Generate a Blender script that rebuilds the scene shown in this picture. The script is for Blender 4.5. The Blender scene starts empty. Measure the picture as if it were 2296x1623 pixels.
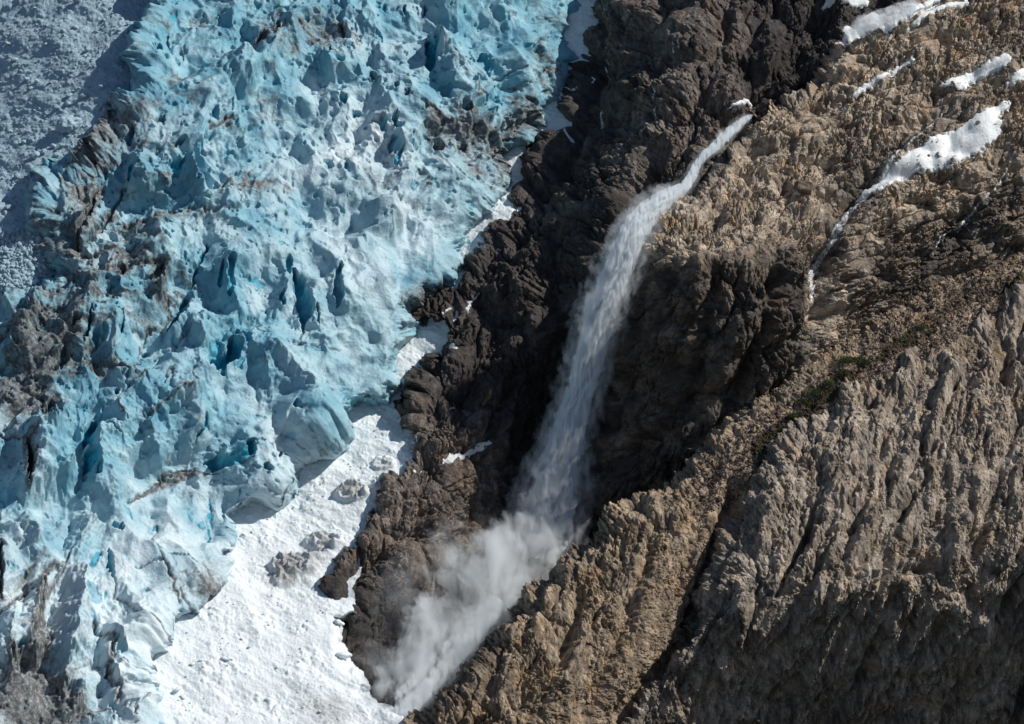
import bpy, math, numpy as np
from mathutils import Vector
C = bpy.context.scene.collection
SC = bpy.context.scene
f32 = np.float32

# ------------------------------------------------------------------ camera, sun, sky, exposure
S = 0.15                      # metres per unit at the reference distance
DIST = 1500.0                 # metres to the reference distance
TH = math.radians(15)
FW = np.array([0, math.cos(TH), -math.sin(TH)]); UPV = np.array([0, math.sin(TH), math.cos(TH)]); RT = np.array([1.0, 0, 0])
CAM = -FW * DIST
cam = bpy.data.cameras.new('camera'); co = bpy.data.objects.new('camera', cam); C.objects.link(co)
co.location = CAM; co.rotation_euler = (math.pi / 2 - TH, 0, 0)
cam.sensor_width = 36; cam.lens = 36 * DIST / (2296 * S); cam.clip_start = 10; cam.clip_end = 20000
SC.camera = co
SUN = Vector((0.68, -0.03, 0.72)).normalized()
sun = bpy.data.lights.new('sun', 'SUN'); sun.energy = 4.7; sun.angle = math.radians(0.5); sun.color = (1.0, 0.955, 0.88)
so = bpy.data.objects.new('sun', sun); C.objects.link(so); so.rotation_euler = (-SUN).to_track_quat('-Z', 'Y').to_euler()
w = bpy.data.worlds.new("World"); SC.world = w; w.use_nodes = True
nt = w.node_tree; bg = nt.nodes['Background']; sky = nt.nodes.new('ShaderNodeTexSky'); sky.sky_type = 'NISHITA'; sky.sun_disc = False
sky.sun_elevation = math.asin(SUN.z); sky.sun_rotation = math.atan2(SUN.x, SUN.y); sky.altitude = 1200
nt.links.new(sky.outputs[0], bg.inputs[0]); bg.inputs[1].default_value = 0.078
SC.view_settings.view_transform = 'Standard'; SC.view_settings.look = 'None'; SC.view_settings.exposure = 0.0; SC.view_settings.gamma = 1
SC.cycles.use_denoising = True
SC.cycles.max_bounces = 12; SC.cycles.diffuse_bounces = 4; SC.cycles.transparent_max_bounces = 24; SC.cycles.volume_bounces = 8
SC.cycles.volume_step_rate = 1.0; SC.cycles.caustics_reflective = False; SC.cycles.caustics_refractive = False

# ------------------------------------------------------------------ numpy noise
def hsh(i, j, s):
    n = (i.astype(np.uint32) * np.uint32(374761393) + j.astype(np.uint32) * np.uint32(668265263) + np.uint32(s * 2246822519 & 0xffffffff))
    n = (n ^ (n >> np.uint32(13))) * np.uint32(1274126177)
    n = (n ^ (n >> np.uint32(15))) * np.uint32(2246822519)
    n ^= n >> np.uint32(16)
    return n
def r01(n): return (n & np.uint32(0xffffff)).astype(f32) / f32(0x1000000)
def noise(x, y, s=0):
    xi = np.floor(x); yi = np.floor(y); fx = (x - xi).astype(f32); fy = (y - yi).astype(f32)
    xi = xi.astype(np.int64); yi = yi.astype(np.int64)
    u = fx * fx * fx * (fx * (fx * 6 - 15) + 10); v = fy * fy * fy * (fy * (fy * 6 - 15) + 10)
    def g(ix, iy, dx, dy):
        a = r01(hsh(ix, iy, s)) * f32(2 * math.pi)
        return np.cos(a) * dx + np.sin(a) * dy
    n00 = g(xi, yi, fx, fy); n10 = g(xi + 1, yi, fx - 1, fy); n01 = g(xi, yi + 1, fx, fy - 1); n11 = g(xi + 1, yi + 1, fx - 1, fy - 1)
    return (n00 + u * (n10 - n00) + v * ((n01 + u * (n11 - n01)) - (n00 + u * (n10 - n00)))) * f32(1.5)
def fbm(x, y, s=0, o=4, gain=.5):
    r = 0; a = 1.0
    for k in range(o):
        r = r + a * noise(x * 2 ** k + 17.3 * k, y * 2 ** k - 9.1 * k, s + k); a *= gain
    return r
def ridge(x, y, s=0, o=4, gain=.5):
    r = 0; a = 1.0
    for k in range(o):
        r = r + a * (1 - 2 * np.abs(noise(x * 2 ** k + 7.7 * k, y * 2 ** k + 3.1 * k, s + k))); a *= gain
    return r
def facet(x, y, s=0, tilt=1.0, off=.3, jit=.95):
    """broken blocks: every cell is a flat facet with its own tilt and height. Returns height, distance to crack, cell random"""
    xi = np.floor(x).astype(np.int64); yi = np.floor(y).astype(np.int64)
    b1 = np.full(x.shape, 9e9, f32); b2 = b1.copy(); h = np.zeros(x.shape, f32); rid = h.copy()
    for dj in (-1, 0, 1):
        for di in (-1, 0, 1):
            ci = xi + di; cj = yi + dj; n = hsh(ci, cj, s)
            ox = (n & np.uint32(1023)).astype(f32) / 1023; oy = ((n >> np.uint32(10)) & np.uint32(1023)).astype(f32) / 1023; q = ((n >> np.uint32(20)) & np.uint32(1023)).astype(f32) / 1023
            dx = (x - ci).astype(f32) - (.5 + (ox - .5) * jit); dy = (y - cj).astype(f32) - (.5 + (oy - .5) * jit)
            d = dx * dx + dy * dy
            m = d < b1
            b2 = np.where(m, b1, np.minimum(b2, d)); b1 = np.where(m, d, b1)
            a = q * f32(6.2832) + ox * 3
            hh = tilt * (np.cos(a) * dx + np.sin(a) * dy) * (.4 + oy) + off * (q * 2 - 1)
            h = np.where(m, hh, h); rid = np.where(m, r01(hsh(ci, cj, s + 77)), rid)
    return h, np.sqrt(b2) - np.sqrt(b1), rid
def cells(x, y, s, fn, jit=.95):
    xi = np.floor(x).astype(np.int64); yi = np.floor(y).astype(np.int64)
    for dj in (-1, 0, 1):
        for di in (-1, 0, 1):
            ci = xi + di; cj = yi + dj; n = hsh(ci, cj, s)
            ox = (n & np.uint32(1023)).astype(f32) / 1023; oy = ((n >> np.uint32(10)) & np.uint32(1023)).astype(f32) / 1023; q = ((n >> np.uint32(20)) & np.uint32(1023)).astype(f32) / 1023
            fn((x - ci).astype(f32) - (.5 + (ox - .5) * jit), (y - cj).astype(f32) - (.5 + (oy - .5) * jit), ox, oy, q)
def block(x, y, s=0, tilt=.8, off=.35, k=2.2):
    """jointed blocks: tilted flat tops with steep continuous sides; returns height and crack mask"""
    st = [np.full(x.shape, -9e9, f32), np.full(x.shape, -9e9, f32)]
    def fn(dx, dy, ox, oy, q):
        a = (q - .5) * 1.5; c = np.cos(a); s_ = np.sin(a); u = dx * c + dy * s_; v = -dx * s_ + dy * c; t = (ox * 7.3 + oy * 3.1) * f32(6.2832)
        hh = off * (oy * 2 - 1) + tilt * (.3 + ox) * (np.cos(t) * dx + np.sin(t) * dy) - k * np.maximum(np.maximum(np.abs(u), np.abs(v)) - .30, 0)
        st[1] = np.maximum(st[1], np.minimum(st[0], hh)); st[0] = np.maximum(st[0], hh)
    cells(x, y, s, fn); return st[0], sm(st[0] - st[1], 0, .25)
def scoop(x, y, s=0, off=.3):
    """melt scallops: smooth bowls meeting in sharp crests; returns height (0 low, 1 at crests) and crest mask"""
    st = [np.full(x.shape, 9e9, f32), np.full(x.shape, 9e9, f32)]
    def fn(dx, dy, ox, oy, q):
        a = q * f32(6.2832); u = dx * np.cos(a) + dy * np.sin(a); v = -dx * np.sin(a) + dy * np.cos(a)
        hh = (u * u * (1 + .9 * ox) + v * v * .75) * 1.3 + off * q
        st[1] = np.minimum(st[1], np.maximum(st[0], hh)); st[0] = np.minimum(st[0], hh)
    cells(x, y, s, fn); return st[0], 1 - sm(st[1] - st[0], 0, .16)
def rot(a, b, deg, sx=1, sy=1):
    c, s = math.cos(math.radians(deg)), math.sin(math.radians(deg))
    return (a * c + b * s) / sx, (-a * s + b * c) / sy
def sm(x, a, b):
    t = np.clip((x - a) / (b - a), 0, 1); return t * t * (3 - 2 * t)

# ------------------------------------------------------------------ layer helpers (coordinates: 2296 x 1623 units over the view)
def tps(pts, X, Y):
    p = np.array(pts, float); n = len(p); q = p[:, :2] / 500
    def U(r2): return np.where(r2 > 0, r2 * np.log(r2 + 1e-12), 0)
    K = U(((q[:, None] - q[None]) ** 2).sum(-1)) + np.eye(n) * .02
    P = np.c_[np.ones(n), q]; A = np.block([[K, P], [P.T, np.zeros((3, 3))]])
    sol = np.linalg.solve(A, np.r_[p[:, 2], 0, 0, 0])
    x = X[::8, ::8] / 500; y = Y[::8, ::8] / 500
    x = X[0, :] / 500; y = Y[:, 0] / 500                    # evaluated coarsely, then interpolated
    xs = np.linspace(x[0], x[-1], max(8, len(x) // 8)); ys = np.linspace(y[0], y[-1], max(8, len(y) // 8))
    gx, gy = np.meshgrid(xs, ys); r = sol[n] + sol[n + 1] * gx + sol[n + 2] * gy
    for k in range(n): r = r + sol[k] * U((gx - q[k, 0]) ** 2 + (gy - q[k, 1]) ** 2)
    t = np.array([np.interp(x, xs, row) for row in r])
    return np.array([np.interp(y, ys, t[:, i]) for i in range(t.shape[1])]).T.astype(f32)
def grid(x0, x1, y0, y1, st):
    return np.meshgrid(np.arange(x0, x1 + .1, st, dtype=f32), np.arange(y0, y1 + .1, st, dtype=f32))
def segd(X, Y, pts):
    """distance, signed side, parameter along an open polyline"""
    best = np.full(X.shape, 1e9, f32); side = np.zeros(X.shape, f32); par = np.zeros(X.shape, f32); n = len(pts) - 1
    L = np.r_[0, np.cumsum([math.dist(pts[i], pts[i + 1]) for i in range(n)])]
    for i in range(n):
        (ax, ay), (bx, by) = pts[i], pts[i + 1]; dx, dy = bx - ax, by - ay; l2 = dx * dx + dy * dy + 1e-9
        t = np.clip(((X - ax) * dx + (Y - ay) * dy) / l2, 0, 1)
        ex = X - ax - t * dx; ey = Y - ay - t * dy; d = np.sqrt(ex * ex + ey * ey); m = d < best
        side = np.where(m, np.sign(dx * ey - dy * ex), side); par = np.where(m, (L[i] + t * (L[i + 1] - L[i])) / L[-1], par); best = np.where(m, d, best)
    return best, side, par
def inside(X, Y, poly):
    r = np.zeros(X.shape, bool); n = len(poly)
    for i in range(n):
        (ax, ay), (bx, by) = poly[i], poly[(i + 1) % n]
        if ay == by: continue
        r ^= ((ay > Y) != (by > Y)) & (X < (bx - ax) * (Y - ay) / (by - ay) + ax)
    return r
def sdist(X, Y, poly):
    d, _, _ = segd(X, Y, poly + [poly[0]])
    return np.where(inside(X, Y, poly), d, -d).astype(f32)
class win:
    """slice of the grid around a feature"""
    def __init__(s, X, Y, pts, pad):
        p = np.array(pts); st = X[0, 1] - X[0, 0]
        a = [int((p[:, 0].min() - pad - X[0, 0]) / st), int((p[:, 0].max() + pad - X[0, 0]) / st) + 2, int((p[:, 1].min() - pad - Y[0, 0]) / st), int((p[:, 1].max() + pad - Y[0, 0]) / st) + 2]
        a = [max(0, v) for v in a]; s.s = (slice(a[2], a[3]), slice(a[0], a[1])); s.X = X[s.s]; s.Y = Y[s.s]; s.ok = s.X.size > 0
def world(X, Y, D):
    k = (DIST + D * S)[..., None]
    return CAM + k * (FW + ((X - 1148) * S / DIST)[..., None] * RT + ((811.5 - Y) * S / DIST)[..., None] * UPV)
def normals(P):
    gy, gx = np.gradient(P, axis=(0, 1)); n = np.cross(gx, gy); n /= np.linalg.norm(n, axis=-1, keepdims=True) + 1e-9
    n[(n @ FW) > 0] *= -1
    return n
def blur(A, k):
    for ax in (0, 1):
        p = np.pad(A, [(k, k) if i == ax else (0, 0) for i in range(A.ndim)], mode='edge'); c = np.cumsum(p, axis=ax)
        A = (np.take(c, range(2 * k, p.shape[ax]), axis=ax) - np.concatenate([np.zeros_like(np.take(c, [0], axis=ax)), np.take(c, range(0, p.shape[ax] - 2 * k - 1), axis=ax)], axis=ax)) / (2 * k + 1)
    return A
def ab(P):
    """surface coordinates in units, sensible on both steep and gentle slopes"""
    return (P[..., 0] + .35 * P[..., 1]) / S, (P[..., 2] + .55 * P[..., 1]) / S
def mesh_grid(name, P, mask, mat, attrs, smooth=True, parent=None):
    H, W = mask.shape; idx = -np.ones(mask.shape, np.int64); idx[mask] = np.arange(mask.sum())
    q = mask[:-1, :-1] & mask[1:, :-1] & mask[:-1, 1:] & mask[1:, 1:]
    f = np.stack([idx[1:, :-1][q], idx[1:, 1:][q], idx[:-1, 1:][q], idx[:-1, :-1][q]], 1).astype(np.int32)
    me = bpy.data.meshes.new(name); n = int(mask.sum()); me.vertices.add(n); me.vertices.foreach_set('co', P[mask].astype(f32).ravel())
    me.loops.add(f.size); me.loops.foreach_set('vertex_index', f.ravel()); me.polygons.add(len(f))
    me.polygons.foreach_set('loop_start', np.arange(0, f.size, 4, dtype=np.int32))
    me.polygons.foreach_set('use_smooth', np.full(len(f), smooth)); me.update(calc_edges=True)
    for k, v in attrs.items():
        a = me.attributes.new(k, 'FLOAT', 'POINT'); a.data.foreach_set('value', np.ascontiguousarray(np.clip(v, 0, 1)[mask], dtype=f32))
    me.materials.append(mat); o = bpy.data.objects.new(name, me); C.objects.link(o)
    if parent: o.parent = parent
    return o
def tag(o, label=None, cat=None, group=None, kind=None):
    for k, v in (('label', label), ('category', cat), ('group', group), ('kind', kind)):
        if v: o[k] = v
    return o

# ------------------------------------------------------------------ materials
class MT:
    def __init__(s, name, rough=.9, spec=.2):
        s.m = bpy.data.materials.new(name); s.m.use_nodes = True; s.t = s.m.node_tree; s.b = s.t.nodes['Principled BSDF']
        s.b.inputs['Roughness'].default_value = rough; s.b.inputs['Specular IOR Level'].default_value = spec
        s.tc = s.t.nodes.new('ShaderNodeTexCoord')
    def n(s, k, **kw):
        x = s.t.nodes.new(k)
        for a, v in kw.items(): setattr(x, a, v)
        return x
    def lk(s, a, b): s.t.links.new(a, b)
    def attr(s, nm): x = s.n('ShaderNodeAttribute', attribute_name=nm); return x.outputs['Fac']
    def noise(s, scale, detail=6, rough=.6, stretch=None, dist=0):
        x = s.n('ShaderNodeTexNoise'); x.inputs['Scale'].default_value = scale; x.inputs['Detail'].default_value = detail; x.inputs['Roughness'].default_value = rough; x.inputs['Distortion'].default_value = dist
        mp = s.n('ShaderNodeMapping'); s.lk(s.tc.outputs['Object'], mp.inputs[0]); s.lk(mp.outputs[0], x.inputs[0])
        if stretch: mp.inputs['Rotation'].default_value = stretch[0]; mp.inputs['Scale'].default_value = stretch[1]
        return x.outputs['Fac']
    def vor(s, scale, feat='DISTANCE_TO_EDGE'):
        x = s.n('ShaderNodeTexVoronoi', feature=feat); x.inputs['Scale'].default_value = scale; s.lk(s.tc.outputs['Object'], x.inputs[0]); return x.outputs['Color' if feat == 'F1' else 'Distance']
    def ramp(s, f, stops):
        r = s.n('ShaderNodeValToRGB'); e = r.color_ramp.elements
        while len(e) < len(stops): e.new(.5)
        for q, (p, c) in zip(e, stops): q.position = p; q.color = (*c, 1) if len(c) == 3 else c
        s.lk(f, r.inputs[0]); return r.outputs[0]
    def mix(s, f, a, b, bt='MIX'):
        x = s.n('ShaderNodeMix', data_type='RGBA', blend_type=bt)
        for i, v in ((0, f), (6, a), (7, b)):
            if isinstance(v, (int, float)): x.inputs[i].default_value = v
            elif isinstance(v, tuple): x.inputs[i].default_value = (*v, 1)
            else: s.lk(v, x.inputs[i])
        return x.outputs[2]
    def math(s, op, a, b=0, c=None):
        x = s.n('ShaderNodeMath', operation=op)
        for i, v in enumerate((a, b) + ((c,) if c is not None else ())):
            if isinstance(v, (int, float)): x.inputs[i].default_value = v
            else: s.lk(v, x.inputs[i])
        return x.outputs[0]
    def bump(s, hs, dist):
        prev = None
        for h, st, d in hs:
            b = s.n('ShaderNodeBump'); b.inputs['Strength'].default_value = st; b.inputs['Distance'].default_value = d; s.lk(h, b.inputs['Height'])
            if prev: s.lk(prev, b.inputs['Normal'])
            prev = b.outputs[0]
        s.lk(prev, s.b.inputs['Normal'])
    def col(s, c): s.lk(c, s.b.inputs['Base Color'])

def ice_mat():
    s = MT('glacier_ice', .55, .3)
    big = s.noise(.02, 6); mid = s.noise(.09, 8, .65); fine = s.noise(.6, 6, .7)
    base = s.ramp(mid, [(.3, (.085, .25, .36)), (.5, (.17, .37, .46)), (.68, (.32, .50, .57))])
    base = s.mix(s.attr('snow'), base, s.ramp(mid, [(.3, (.40, .53, .59)), (.6, (.60, .68, .72))]))
    base = s.mix(s.attr('blue'), base, s.ramp(fine, [(.35, (.015, .24, .37)), (.65, (.05, .38, .50))]))
    dirt = s.ramp(s.math('ADD', s.attr('dirt'), s.math('MULTIPLY', s.math('SUBTRACT', s.noise(.5, 12, .9), .5), 2.8)), [(.46, (0, 0, 0)), (1.0, (1, 1, 1))])
    dirt = s.math('MULTIPLY', dirt, .93)
    c = s.mix(dirt, base, s.ramp(fine, [(.33, (.025, .022, .022)), (.5, (.09, .078, .072)), (.62, (.24, .25, .26))]))
    
    s.col(c); s.bump([(s.noise(.25, 8, .65), .9, 1.0), (s.noise(1.3, 5, .6), .5, .25)], 1)
    return s.m
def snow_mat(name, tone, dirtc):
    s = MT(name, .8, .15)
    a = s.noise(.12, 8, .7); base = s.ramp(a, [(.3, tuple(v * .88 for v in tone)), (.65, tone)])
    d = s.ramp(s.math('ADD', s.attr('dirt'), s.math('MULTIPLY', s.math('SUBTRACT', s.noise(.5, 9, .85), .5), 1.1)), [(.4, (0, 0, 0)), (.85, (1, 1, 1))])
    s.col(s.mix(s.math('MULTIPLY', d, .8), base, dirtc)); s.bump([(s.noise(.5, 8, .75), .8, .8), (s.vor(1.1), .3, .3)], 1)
    return s.m
def rock_mat(name, dark, mid, light, rust, stretch, veg=False, wet=True):
    s = MT(name, .82, .25)
    n1 = s.noise(.05, 7, .65); n2 = s.noise(.3, 9, .75, stretch); n3 = s.noise(2.2, 5, .7)
    base = s.ramp(n2, [(.32, dark), (.5, mid), (.68, light)])
    base = s.mix(s.ramp(s.noise(.12, 8, .75), [(.5, (0, 0, 0)), (.72, (1, 1, 1))]), base, rust)
    base = s.mix(.55, base, s.ramp(n3, [(.3, (.45, .45, .45)), (.7, (1.35, 1.35, 1.35))]), 'MULTIPLY')
    base = s.mix(.9, base, s.ramp(s.attr('blk'), [(.1, (.48, .47, .48)), (.5, (.95, .95, .95)), (.9, (1.5, 1.45, 1.38))]), 'MULTIPLY')
    st_ = s.noise(.45, 6, .7, ((0, math.radians(18), 0), (1, 1, .16)))
    base = s.mix(s.ramp(st_, [(.54, (0, 0, 0)), (.70, (.55, .55, .55))]), base, (.05, .043, .04))
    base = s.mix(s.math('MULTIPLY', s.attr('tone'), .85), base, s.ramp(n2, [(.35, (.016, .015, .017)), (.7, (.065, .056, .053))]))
    if veg: base = s.mix(s.ramp(s.math('ADD', s.attr('veg'), s.math('MULTIPLY', s.math('SUBTRACT', s.noise(.8, 6, .7), .5), .9)), [(.45, (0, 0, 0)), (.65, (1, 1, 1))]), base, s.ramp(n3, [(.3, (.02, .02, .008)), (.6, (.06, .05, .018)), (.75, (.12, .07, .03))]))
    base = s.mix(s.ramp(s.math('ADD', s.attr('snow'), s.math('MULTIPLY', s.math('SUBTRACT', s.noise(.5, 8, .8), .5), .8)), [(.45, (0, 0, 0)), (.6, (1, 1, 1))]), base, (.8, .83, .85))
    s.col(base)
    if wet:
        r = s.math('SUBTRACT', .85, s.math('MULTIPLY', s.attr('wet'), .62)); s.lk(r, s.b.inputs['Roughness'])
        s.lk(s.math('ADD', .2, s.math('MULTIPLY', s.attr('wet'), .5)), s.b.inputs['Specular IOR Level'])
    s.bump([(s.noise(.7, 9, .75), 1, 1.3), (s.vor(.9), .5, .6), (n3, .7, .35)], 1)
    return s.m
M_ICE = ice_mat()
M_SNOW = snow_mat('clean_snow', (.75, .81, .84), (.3, .29, .28))
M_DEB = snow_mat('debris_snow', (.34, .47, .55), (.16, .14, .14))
ST1 = ((0, math.radians(20), 0), (1.6, 1, .55)); ST2 = ((0, math.radians(-40), 0), (.6, 1, 1.7)); ST3 = ((0, math.radians(22), 0), (1.7, 1, .6))
M_DARK = rock_mat('wet_dark_rock', (.03, .027, .028), (.17, .14, .122), (.46, .39, .33), (.2, .12, .07), ST1)
M_TAN = rock_mat('tan_slab_rock', (.14, .11, .09), (.54, .45, .355), (.82, .73, .62), (.60, .39, .22), ST2)
M_RIDGE = rock_mat('ridge_rock', (.09, .076, .066), (.41, .35, .29), (.74, .66, .57), (.44, .31, .20), ST3, veg=True)
M_FORE = rock_mat('warm_ridge_rock', (.07, .052, .04), (.37, .29, .21), (.66, .55, .43), (.42, .27, .15), ST3, veg=True)
#@@GEOMETRY
# ------------------------------------------------------------------ zoomed sketch coordinates of the photo to units
def zc(x0, y0, f): return lambda pts: [(x0 + x * f, y0 + y * f) for x, y in pts]
ZA = zc(0, 0, .2505); ZB = zc(574, 0, .2505); ZD = zc(0, 837, .2505); ZE = zc(0, 1217, .2505)
T1 = zc(0, 0, 1 / 3); T4 = zc(0, 541, 1 / 3); T2 = zc(765, 0, 1 / 3); T5 = zc(765, 541, 1 / 3); T7 = zc(0, 1082, 1 / 3); T8 = zc(765, 1082, 1 / 3); T6 = zc(1531, 541, 1 / 3); T9 = zc(1531, 1082, 1 / 3); T3 = zc(1531, 0, 1 / 3)

def rolled(D, ds, w, h, skirt=4):
    r = np.clip(1 - ds / w, 0, 1)
    return D + h * (1 - np.sqrt(np.clip(1 - r * r, 0, 1))) + np.clip(-ds, 0, None) * skirt

STEP = 2.0
# ---- 1 debris field beyond the icefall
def build_debris():
    X, Y = grid(-160, 520, -120, 760, STEP)
    D0 = tps([(-150, 720, 800), (0, 680, 720), (130, 570, 800), (0, 300, 1230), (300, 250, 1090), (-150, 100, 1700), (60, 40, 1520), (330, 20, 1400), (500, 300, 1230), (500, 0, 1500), (450, 600, 1150), (400, 760, 1150), (200, 700, 950)], X, Y)
    ds = sdist(X, Y, [(-200, 90), (0, 36), (60, 14), (130, -8), (250, -70), (600, -150), (600, 900), (-200, 900)]) + 5 * fbm(X / 30, Y / 30, 5)
    D = rolled(D0, ds, 60, 60)
    P = world(X, Y, D); a, b = ab(P)
    h = 14 * fbm(a / 160, b / 160, 3, 3)
    for sc_, am, sd in ((34, 2.0, 11), (15, 2.2, 12), (8, 1.6, 13)):
        wx = a + 6 * noise(a / 20, b / 20, 9); wy = b + 6 * noise(a / 20, b / 20, 8)
        x_, y_ = wx / sc_, wy / sc_; f, e, r = facet(x_, y_, sd, .5, .2)
        h = h + am * (r > (.55 if sc_ > 10 else .35)) * sm(e, .02, .45) * (.4 + r)
    h = h + .8 * fbm(a / 7, b / 7, 21, 3)
    P = P + normals(blur(P, 3)) * (h * S)[..., None]
    near = sm(600 - np.hypot(X + 40, (Y - 700)), 0, 500)
    dirt = .25 + .25 * fbm(a / 120, b / 60, 31) + .25 * sm(Y, 560, 700)
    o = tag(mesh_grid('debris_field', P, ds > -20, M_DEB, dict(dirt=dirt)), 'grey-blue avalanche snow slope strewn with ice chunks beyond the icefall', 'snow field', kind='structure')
    return X, Y, P
# ---- 2 snow gully and fan
def build_snow():
    X, Y = grid(200, 1460, -120, 1760, STEP)
    D0 = tps([(200, 1740, -150), (330, 1623, -20), (800, 1623, 30), (1000, 1760, -110), (600, 1400, 250), (400, 1400, 230), (740, 1300, 390), (560, 1230, 460), (700, 1100, 590), (900, 900, 780), (950, 780, 890), (1040, 600, 1010), (1130, 460, 1125), (1210, 330, 1260), (1290, 120, 1425), (1350, 0, 1520), (1400, -120, 1680), (200, 1100, 600), (300, 700, 1000), (900, 1500, 130), (600, 300, 1500)], X, Y)
    edge = [(150, 1900), (150, 900), (500, 600), (900, -200), (1400, -200), (1380, 0), (1300, 240), (1200, 400), (1110, 560), (1040, 700), (960, 860), (960, 960), (900, 1100), (820, 1230), (775, 1320), (800, 1375), (752, 1385), (760, 1400), (752, 1440), (768, 1470), (800, 1505), (817, 1532), (806, 1556), (846, 1588), (885, 1600), (915, 1622), (960, 1660), (1000, 1900)]
    ds = sdist(X, Y, edge) + 4 * fbm(X / 26, Y / 26, 65)
    lip = sm(Y, 1330, 1400)
    D = D0 + lip * (rolled(D0, ds, 26, 26, 6) - D0)
    P = world(X, Y, D); a, b = ab(P)
    h = 12 * fbm(a / 150, b / 150, 43, 3) + 1.3 * fbm(*rot(a, b, 50, 16, 60), 46, 2)
    rough = .35 + .65 * sm(fbm(a / 90, b / 90, 44), -.3, .4)
    for sc_, am, sd in ((30, 2.2, 53), (20, 2.0, 51), (9, 1.9, 52)):
        f, e, r = facet((a + 5 * noise(a / 15, b / 15, 4)) / sc_, b / sc_, sd, .5, .2)
        h = h + am * rough * (r > .6) * sm(e, .02, .5) * (.4 + r)
    h = h + .8 * fbm(a / 6, b / 6, 22, 3)
    # buried dirty ice poking through the snow
    for (cx, cy, rx, ry, am) in ((660, 1270, 62, 26, 16), (725, 1215, 50, 22, 10), (790, 1105, 45, 22, 14), (860, 1040, 30, 18, 9), (640, 1300, 36, 16, 9), (830, 1080, 30, 14, 8)):
        q = np.clip(1 - ((X - cx) / rx) ** 2 - ((Y - cy) / ry) ** 2, 0, 1)
        f, e, r = facet(a / 14 + 3 * noise(a / 30, b / 30, 2), b / 9, 61, .9, .5); f2, c2 = scoop(a / 22 + noise(a / 30, b / 30, 2), b / 16, 62); h = h + sm(q, 0, .5) * am * (.5 + 1.3 * f2 + .4 * f)
    dirt = np.zeros(X.shape, f32) + .1 + .12 * fbm(a / 60, b / 60, 71)
    for (cx, cy, rx, ry, am) in ((660, 1270, 80, 34, .75), (725, 1215, 60, 26, .6), (790, 1105, 55, 28, .75), (860, 1045, 36, 22, .55), (640, 1300, 45, 20, .5), (760, 1590, 90, 60, .42), (690, 1600, 60, 40, .3), (960, 760, 40, 60, .2), (1210, 420, 50, 50, .35), (1150, 380, 60, 90, .3), (900, 800, 30, 60, .45), (940, 700, 30, 25, .5), (1290, 60, 24, 90, .35), (540, 1180, 30, 20, .35), (500, 1250, 26, 40, .4), (455, 1335, 40, 22, .6)):
        dirt += am * np.exp(-((X - cx) / rx) ** 2 - ((Y - cy) / ry) ** 2)
    P = P + normals(blur(P, 3)) * (h * S)[..., None]
    o = tag(mesh_grid('snow_field', P, ds > -14, M_SNOW, dict(dirt=dirt)), 'white avalanche snow filling the gully between ice and cliff and fanning out below', 'snow field', kind='structure')
    return X, Y, P

# ---- 3 the icefall
GL = [(345, -200), (338, 0), (345, 60), (326, 110), (332, 165), (318, 195), (310, 215), (285, 228), (245, 268), (222, 300), (205, 335), (190, 372), (140, 405), (105, 435), (86, 470), (84, 505), (108, 540), (112, 580), (128, 610), (70, 648), (20, 660), (-30, 690), (-250, 760), (-250, 1900), (340, 1900), (330, 1623), (312, 1560), (306, 1505), (340, 1430), (352, 1400), (430, 1368), (455, 1340), (505, 1295), (490, 1245), (530, 1180), (570, 1135), (640, 1085), (655, 1040), (690, 1005), (745, 958), (800, 905), (850, 885), (888, 840), (905, 760), (905, 690), (950, 650), (1005, 618), (1040, 560), (1060, 500), (1095, 433), (1130, 370), (1185, 300), (1225, 240), (1258, 190), (1275, 100), (1300, 0), (1300, -200)]
def crev(F, pts, w, dep, blue=.9, dirt=0, edge=0, sharp=4):
    W_ = win(F.X, F.Y, pts, w * 3)
    if not W_.ok: return
    d, sd, t = segd(W_.X + F.jx[W_.s], W_.Y + F.jy[W_.s], pts); ww = w * np.clip(np.minimum(t, 1 - t) * 5 + .25, 0, 1)
    q = np.clip(1 - (d / ww) ** sharp, 0, 1); F.D[W_.s] += q * dep; F.blue[W_.s] = np.maximum(F.blue[W_.s], blue * np.clip(q * 1.5, 0, 1)); F.smooth[W_.s] *= 1 - .7 * q
    if dirt: F.dirt[W_.s] += dirt * np.exp(-(d / (w * 1.6)) ** 2)
def crest(F, pts, h, wl, wr, dirt=0, flat=0):
    """sharp-edged ice fin: steep on its shaded side (wl, left of the run from top to bottom), gentle on the other"""
    W_ = win(F.X, F.Y, pts, max(wl, wr) * 1.1)
    if not W_.ok: return
    d, sd, t = segd(W_.X + F.jx[W_.s], W_.Y + F.jy[W_.s], pts); ww = np.where(sd > 0, wl, wr); e = np.clip(np.minimum(t, 1 - t) * 5 + .15, 0, 1)
    q = np.clip(1 - d / ww, 0, 1); F.D[W_.s] -= 1.6 * h * e * (q ** np.where(sd > 0, .9, 1.5)); 
    if dirt: F.dirt[W_.s] += dirt * np.exp(-(d / 6) ** 2)
def bulge(F, cx, cy, rx, ry, h, p=1.0, ang=0):
    rx *= 1.12; ry *= 1.12; r = max(rx, ry) * 1.1; W_ = win(F.X, F.Y, [(cx - r, cy - r), (cx + r, cy + r)], 0)
    if not W_.ok: return
    c, s = math.cos(math.radians(ang)), math.sin(math.radians(ang)); dx = W_.X - cx; dy = W_.Y - cy
    q = np.clip(1 - ((dx * c + dy * s) / rx) ** 2 - ((-dx * s + dy * c) / ry) ** 2, 0, 1); F.D[W_.s] -= .8 * h * q ** (p + .6)
def blot(A, X, Y, cx, cy, rx, ry, am, ang=0):
    c, s = math.cos(math.radians(ang)), math.sin(math.radians(ang)); dx = X - cx; dy = Y - cy
    A += am * np.exp(-((dx * c + dy * s) / rx) ** 2 - ((-dx * s + dy * c) / ry) ** 2)
class Fld: pass
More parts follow.
